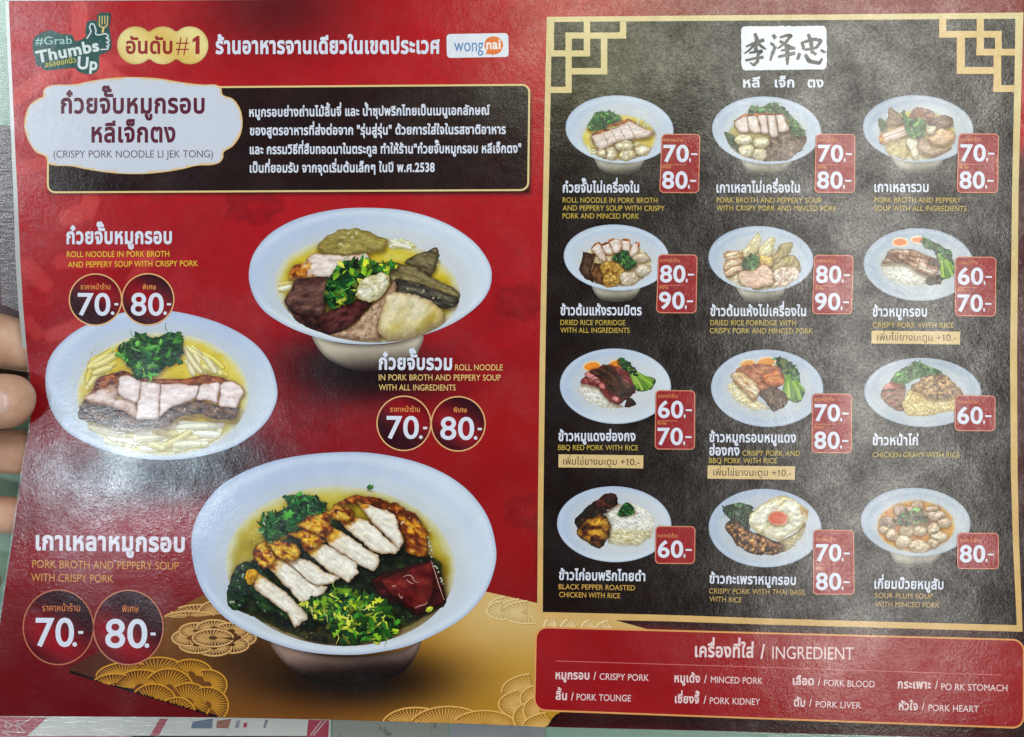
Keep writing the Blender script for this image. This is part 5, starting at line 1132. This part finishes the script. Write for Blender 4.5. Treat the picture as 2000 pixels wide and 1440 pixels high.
k.stroke(lg(np.array([(697, 168), (704, 186), (722, 194), (742, 192), (757, 172)])), 2.6, FY, 0.3); k.stroke(lg(np.array([(730, 192), (722, 232)])), 4.2, FY, 0.6); k.build('fork', 3, logo)

t = np.linspace(0, 2 * math.pi, 200, endpoint=False)
pts = []
for cx in (265, 318, 371):
    for a in np.linspace(0, 2 * math.pi, 60, endpoint=False):
        p = (cx + 36 * math.cos(a), 89 + 37 * math.sin(a))
        if all(c == cx or math.hypot((p[0] - c) / 36, (p[1] - 89) / 37) >= 0.999 for c in (265, 318, 371)): pts.append(p)
top = sorted([p for p in pts if p[1] <= 89], key=lambda p: p[0]); bo2 = sorted([p for p in pts if p[1] > 89], key=lambda p: -p[0])
rank = area('rank_badge', densify(top + bo2, 4), lambda X, Y, D: mixc(C(222, 190, 104), C(236, 218, 150), np.sin((X - Y) / 22.0) * 0.5 + 0.5) * (1 - 0.12 * np.exp(-(D / 2.5) ** 2))[:, None], 2, menu, 4)
text('rank_text', [('อันดับ', 246, 104.5, 337, 104.5, 25, C(150, 36, 36), 0.03), ('#', 344, 104.5, 369, 104.5, 34, C(158, 44, 44), -0.01), ('1', 376, 104.5, 390, 104.5, 34, C(158, 44, 44), 0.03)], rank, 3)
text('award_heading', [('ร้านอาหารจานเดียวในเขตประเวศ', 421, 104.5, 859, 104, 25.5, WHITE, 0.04)], menu, 3)
wb = area('review_logo', densify(rrect((872, 67), (992.5, 65), (993.5, 111.5), (873, 113.5), 7), 5), flat((222, 228, 240)), 2, menu, 7)
text('logo_text', [('wong', 887, 101, 944, 100.5, 17, C(74, 130, 186), 0.0)], wb, 3)
ob = area('speech_bubble', densify(catmull([(964, 71.5), (977, 76), (982.5, 89), (977, 102), (964, 107.5), (957, 106), (949, 106), (951, 100), (946, 89), (951, 76)], 6), 3), flat((226, 118, 50)), 3, wb, 4)
text('logo_text', [('nai', 950, 96.5, 978, 95.5, 13, C(240, 232, 228), 0.03)], wb, 4)

# ---- text panel and plaque
TP = rrect((95, 173), (1034, 166), (1031.5, 371.5), (93.5, 376), 15)
tp = area('text_panel', densify(TP, 7), lambda X, Y, D: mixc(C(28, 14, 16), C(44, 25, 24), fbm(X / 60, Y / 60, 91, 3)), 2, menu, 8)
k = Ink(); k.add(*strip_geo(densify(TP, 5), 3.6, True), C(224, 202, 142)); k.build('panel_border', 2.6, tp)
text('paragraph', [('หมูกรอบย่างถ่านไม้ลิ้นจี่ และ น้ำซุปพริกไทยเป็นเมนูเอกลักษณ์', 487, 228, 957, 224, 14.5, WHITE, 0.031),
                   ('ของสูตรอาหารที่ส่งต่อจาก "รุ่นสู่รุ่น" ด้วยการใส่ใจในรสชาติอาหาร', 488, 264, 988, 261.5, 14.5, WHITE, 0.031),
                   ('และ กรรมวิธีที่สืบทอดมาในตระกูล ทำให้ร้าน"ก๋วยจั๊บหมูกรอบ หลีเจ็กตง"', 488, 301, 1018, 298.5, 14.5, WHITE, 0.031),
                   ('เป็นที่ยอมรับ จากจุดเริ่มต้นเล็กๆ ในปี พ.ศ.2538', 488, 337, 849, 335.5, 14.5, WHITE, 0.031)], tp, 3)
PQ = catmull([(262, 151), (310, 153.5), (355, 161), (395, 165.5), (420, 165.5), (432, 172), (436, 186), (456, 194), (470, 215), (474, 242), (469, 266), (455, 286), (438, 297), (436, 309), (428, 318.5), (412, 323), (385, 324), (355, 331), (310, 338), (262, 340.5), (215, 338), (168, 331), (138, 325), (108, 324), (94, 319), (89, 306), (71, 298), (56, 276), (48, 250), (50, 226), (58, 206), (75, 193), (84, 189), (85, 178), (92, 170), (108, 166), (145, 165), (180, 158), (220, 152.5)], 4)
pq = area('title_plaque', densify(PQ, 6), lambda X, Y, D: mixc(C(226, 182, 96), C(204, 210, 226), sst(1.2, 3.0, D)), 4, menu, 6)
PC = C(92, 26, 50)
text('plaque_title', [('ก๋วยจั๊บหมูกรอบ', 119, 221, 400, 221, 30, PC, 0.032), ('หลีเจ็กตง', 179, 277.5, 343, 277.5, 30, PC, 0.032)], pq, 5)
text('plaque_caption', [('(CRISPY PORK NOODLE LI JEK TONG)', 105, 308.5, 416, 308, 14, C(92, 66, 88), -0.004)], pq, 5)

# ---- left page: dish names and round prices
text('dish_title', [('ก๋วยจั๊บหมูกรอบ', 130, 476, 336, 475.5, 24, WHITE, 0.038)], menu, 5)
text('dish_caption', [('ROLL NOODLE IN PORK BROTH', 131, 502.5, 331, 501.5, 11, YEL, 0.006), ('AND PEPPERY SOUP WITH CRISPY PORK', 133, 522.5, 387, 520, 11, YEL, 0.006)], menu, 5)
text('dish_title', [('ก๋วยจั๊บรวม', 740, 721, 883, 722, 23, WHITE, 0.038)], menu, 7)
text('dish_caption', [('ROLL NOODLE', 889, 723.5, 982, 723.5, 11.5, C(230, 196, 124), 0.004), ('IN PORK BROTH AND PEPPERY SOUP', 740, 743, 978, 743.5, 11.5, C(230, 196, 124), 0.004), ('WITH ALL INGREDIENTS', 740, 762.5, 890, 763, 11.5, C(230, 196, 124), 0.004)], menu, 7)
text('dish_title', [('เกาเหลาหมูกรอบ', 70, 1073, 361, 1077, 28.5, C(226, 220, 236), 0.04)], menu, 5)
text('dish_caption', [('PORK BROTH AND PEPPERY SOUP', 63.5, 1109, 349, 1113, 15, C(218, 152, 76), 0.0), ('WITH CRISPY PORK', 61, 1135, 222, 1138, 15, C(218, 152, 76), 0.0)], menu, 5)
def coin(cx, cy, rx, ry, price, px0, px1, base, h, capt, cx0, cx1, cb, ch, dot, seed, gold=C(232, 180, 124)):
    def pc(X, Y, D):
        u = (X - cx) / rx; v = (Y - cy) / ry
        t_ = np.sin(u * 1.4 - v * 2.3 + seed) * 0.5 + 0.5
        return mixc(C(48, 8, 20), C(148, 18, 30), t_ ** 1.3 * (0.75 + 0.35 * (1 - u * u - v * v)))
    O = ellipse(cx, cy, rx, ry, 0, 80)
    c = area('price_coin', O, pc, 6, menu, 5)
    k = Ink(); k.add(*strip_geo(O, 2.4, True), gold); k.build('coin_border', 6.6, c)
    k = Ink(); put_text(k, price, px0, base, px1, base + 0.5, h, WHITE, 0.014)
    ds = h * 0.085
    k.add(*strip_geo(ellipse(dot[0], dot[1], ds * 0.5, ds * 0.5, 0, 14), ds * 0.9, True), WHITE)
    k.add(*strip_geo([(dot[2], dot[3]), (dot[4], dot[3] + 0.2)], h * 0.10), WHITE); k.build('price_figure', 7, c)
    text('coin_caption', [(capt, cx0, cb, cx1, cb, ch, mixc(gold, C(226, 130, 50), np.array([0.5]))[0], 0.01)], c, 7)
coin(187, 585.5, 51, 50, '70', 152, 216, 615.5, 43, 'ราคาหน้าร้าน', 158, 216, 565.5, 8, (220.5, 612, 224, 594.5, 231.5), 0.2)
coin(289.5, 585, 50.5, 50, '80', 256, 320, 615.5, 43, 'พิเศษ', 279, 305, 565.5, 8, (323, 612, 326.5, 594.5, 334.5), 1.6)
coin(789, 827, 52.5, 53, '70', 755, 818, 856, 43.5, 'ราคาหน้าร้าน', 762, 820, 804.5, 8, (822, 854, 826.5, 836, 834.5), 0.4)
coin(895, 828, 52.5, 53, '80', 860, 926, 858, 43.5, 'พิเศษ', 886, 912, 805.5, 8, (929, 855.5, 933, 838, 941), 1.9)
coin(114.5, 1225, 68.5, 73, '70', 70, 145, 1261.5, 55, 'ราคาหน้าร้าน', 83, 157, 1193.5, 10.5, (146.5, 1258.5, 153.5, 1235, 163), 2.6, C(190, 112, 84))
coin(251, 1225.5, 68, 72.5, '80', 206, 288, 1264, 55, 'พิเศษ', 239, 271, 1195, 10.5, (287.5, 1261, 294.5, 1238, 304.5), 2.9, C(196, 124, 96))

# ---- contact shadows between the pieces inside each printed photograph of a dish
def uncurve(o):
    n = len(o.data.vertices); a = np.empty(n * 3, np.float32); o.data.vertices.foreach_get('co', a); a = a.reshape(-1, 3).astype(float)
    k = 1 - a[:, 2] / H
    return np.stack([a[:, 0] / S / k + 1000, 720 - a[:, 1] / S / k], -1)
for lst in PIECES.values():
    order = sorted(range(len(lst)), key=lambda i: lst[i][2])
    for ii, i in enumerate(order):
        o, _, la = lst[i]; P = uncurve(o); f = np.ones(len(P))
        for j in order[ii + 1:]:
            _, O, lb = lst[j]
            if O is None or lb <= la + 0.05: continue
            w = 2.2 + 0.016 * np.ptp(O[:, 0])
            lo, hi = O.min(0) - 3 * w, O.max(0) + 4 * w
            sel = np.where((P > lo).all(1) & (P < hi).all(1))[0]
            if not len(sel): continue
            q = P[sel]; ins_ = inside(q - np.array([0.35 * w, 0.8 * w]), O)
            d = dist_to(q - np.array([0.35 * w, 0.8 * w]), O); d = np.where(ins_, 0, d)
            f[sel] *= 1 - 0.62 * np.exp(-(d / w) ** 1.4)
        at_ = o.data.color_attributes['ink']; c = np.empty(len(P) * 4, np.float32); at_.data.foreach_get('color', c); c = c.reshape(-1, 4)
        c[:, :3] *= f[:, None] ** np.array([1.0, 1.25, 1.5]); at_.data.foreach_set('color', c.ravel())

# ------------------------------------------------------------------ the hand at the left edge
def skin_material():
    m, nt, b = new_mat('skin'); tc = N(nt, 'ShaderNodeTexCoord'); co = tc.outputs['Object']
    n = noise(nt, co, 90, 4, 0.6); cr = N(nt, 'ShaderNodeValToRGB')
    cr.color_ramp.elements[0].position = 0.3; cr.color_ramp.elements[0].color = (*lin((190, 140, 116)), 1)
    cr.color_ramp.elements[1].position = 0.7; cr.color_ramp.elements[1].color = (*lin((216, 176, 150)), 1)
    nt.links.new(n.outputs['Fac'], cr.inputs[0]); nt.links.new(cr.outputs[0], b.inputs['Base Color'])
    b.inputs['Roughness'].default_value = 0.5
    b.inputs['Subsurface Weight'].default_value = 0.12; b.inputs['Subsurface Radius'].default_value = (0.006, 0.002, 0.001); b.inputs['Subsurface Scale'].default_value = 0.5
    w = noise(nt, co, 900, 3, 0.6); bp = N(nt, 'ShaderNodeBump'); bp.inputs['Strength'].default_value = 0.25; bp.inputs['Distance'].default_value = 0.0003
    nt.links.new(w.outputs['Fac'], bp.inputs['Height']); nt.links.new(bp.outputs[0], b.inputs['Normal'])
    return m
def build_hand():
    U = 0.001
    chains = [  # (layout x, layout y, height mm, radius mm)
        [(-560, 850, -6, 30), (-400, 820, -6, 30), (-250, 800, -6, 24)],
        [(-120, 795, 9, 13.0), (-52, 788, 14.5, 11.6), (10, 783, 12.2, 12.2), (44, 783, 10.8, 10.9), (60, 784, 9.6, 7.2), (69, 785, 8.4, 3.0)],
        [(-140, 660, -10, 13.5), (-50, 655, -13.5, 13.4), (25, 672, -13.5, 12.2), (110, 690, -12.6, 10.4), (150, 696, -12, 8.2)],
        [(-150, 840, -16, 12), (-60, 872, -15, 11), (20, 882, -13, 10.4), (90, 888, -11.5, 9.4), (140, 890, -10.5, 7.6)],
        [(-170, 940, -18, 11), (-70, 995, -16, 9), (0, 1006, -13, 8.6), (80, 1008, -10.5, 8.2), (125, 1008, -9.5, 6.6)],
        [(-190, 1030, -20, 10), (-110, 1120, -17, 8.2), (-50, 1140, -14, 7.6), (0, 1140, -12, 6.4)]]
    vs, es, rad = [], [], []
    def addv(p): vs.append(tuple(at(p[0], p[1], p[2] * U))); rad.append(p[3] * U); return len(vs) - 1
    palm = [addv(p) for p in chains[0]]
    es += [(palm[0], palm[1]), (palm[1], palm[2])]
    kn = {1: (-250, 805, 0, 17), 2: (-250, 700, -8, 15), 3: (-265, 800, -15, 15), 4: (-275, 880, -17, 14), 5: (-290, 950, -18, 12)}
    for i in range(1, 6):
        prev = palm[1] if i != 1 else palm[1]
        q = addv(kn[i]) if i != 3 else palm[2]
        if i != 3: es.append((prev, q))
        for p in chains[i]:
            c = addv(p); es.append((q, c)); q = c
    me = bpy.data.meshes.new('hand'); me.from_pydata(vs, es, []); me.update()
    o = bpy.data.objects.new('hand', me); COL.objects.link(o)
    md = o.modifiers.new('skin', 'SKIN'); md.use_smooth_shade = True
    for i, r in enumerate(rad):
        sv = me.skin_vertices[0].data[i]; sv.radius = (r, r); sv.use_root = (i == palm[1])
    sb = o.modifiers.new('sub', 'SUBSURF'); sb.levels = 3; sb.render_levels = 3
    dg = bpy.context.evaluated_depsgraph_get(); dg.update()
    m2 = bpy.data.meshes.new_from_object(o.evaluated_get(dg))
    bpy.data.objects.remove(o)
    h = bpy.data.objects.new('person', m2); COL.objects.link(h); h.location = (0, 0, Z0)
    m2.materials.clear(); m2.materials.append(skin_material())
    m2.polygons.foreach_set('use_smooth', [True] * len(m2.polygons))
    tag(h, 'bare left hand gripping the left edge of the menu with thumb on top', 'person')
    # thumbnail: a curved plate on top of the thumb
    m, nt, b = new_mat('fingernail'); b.inputs['Base Color'].default_value = (*lin((214, 178, 168)), 1); b.inputs['Roughness'].default_value = 0.25
    tc = N(nt, 'ShaderNodeTexCoord'); nz = noise(nt, tc.outputs['Object'], 700, 2, 0.5, (0.1, 1, 1)); bp = N(nt, 'ShaderNodeBump'); bp.inputs['Strength'].default_value = 0.12; bp.inputs['Distance'].default_value = 0.0002
    nt.links.new(nz.outputs['Fac'], bp.inputs['Height']); nt.links.new(bp.outputs[0], b.inputs['Normal'])
    bm = bmesh.new(); g = []
    NU, NV = 12, 12
    from mathutils.bvhtree import BVHTree
    bv = BVHTree.FromPolygons([v.co for v in m2.vertices], [p.vertices for p in m2.polygons])
    for i in range(NU + 1):
        row = []
        for j in range(NV + 1):
            u = -1 + 2 * i / NU; v = -1 + 2 * j / NV
            uu = u * math.sqrt(1 - 0.42 * v * v); vv = v * math.sqrt(1 - 0.42 * u * u)
            p = at(-40 + 40 * uu, 788 + 27 * vv, 0.03)
            hit = bv.ray_cast(Vector((p.x, p.y, 0.08)), Vector((0, 0, -1)))
            z = hit[0].z if hit[0] is not None else 0.02
            e = max(abs(u), abs(v))
            row.append(bm.verts.new((p.x, p.y, z + 0.0007 * (1 - e ** 6) - 0.0002)))
        g.append(row)
    for i in range(NU):
        for j in range(NV): bm.faces.new((g[i][j], g[i][j + 1], g[i + 1][j + 1], g[i + 1][j]))
    bmesh.ops.recalc_face_normals(bm, faces=bm.faces)
    mn = bpy.data.meshes.new('fingernail'); bm.to_mesh(mn); bm.free()
    mn.polygons.foreach_set('use_smooth', [True] * len(mn.polygons))
    if mn.polygons[0].normal.z < 0: mn.flip_normals()
    link_mesh('fingernail', mn, h, m)
build_hand()
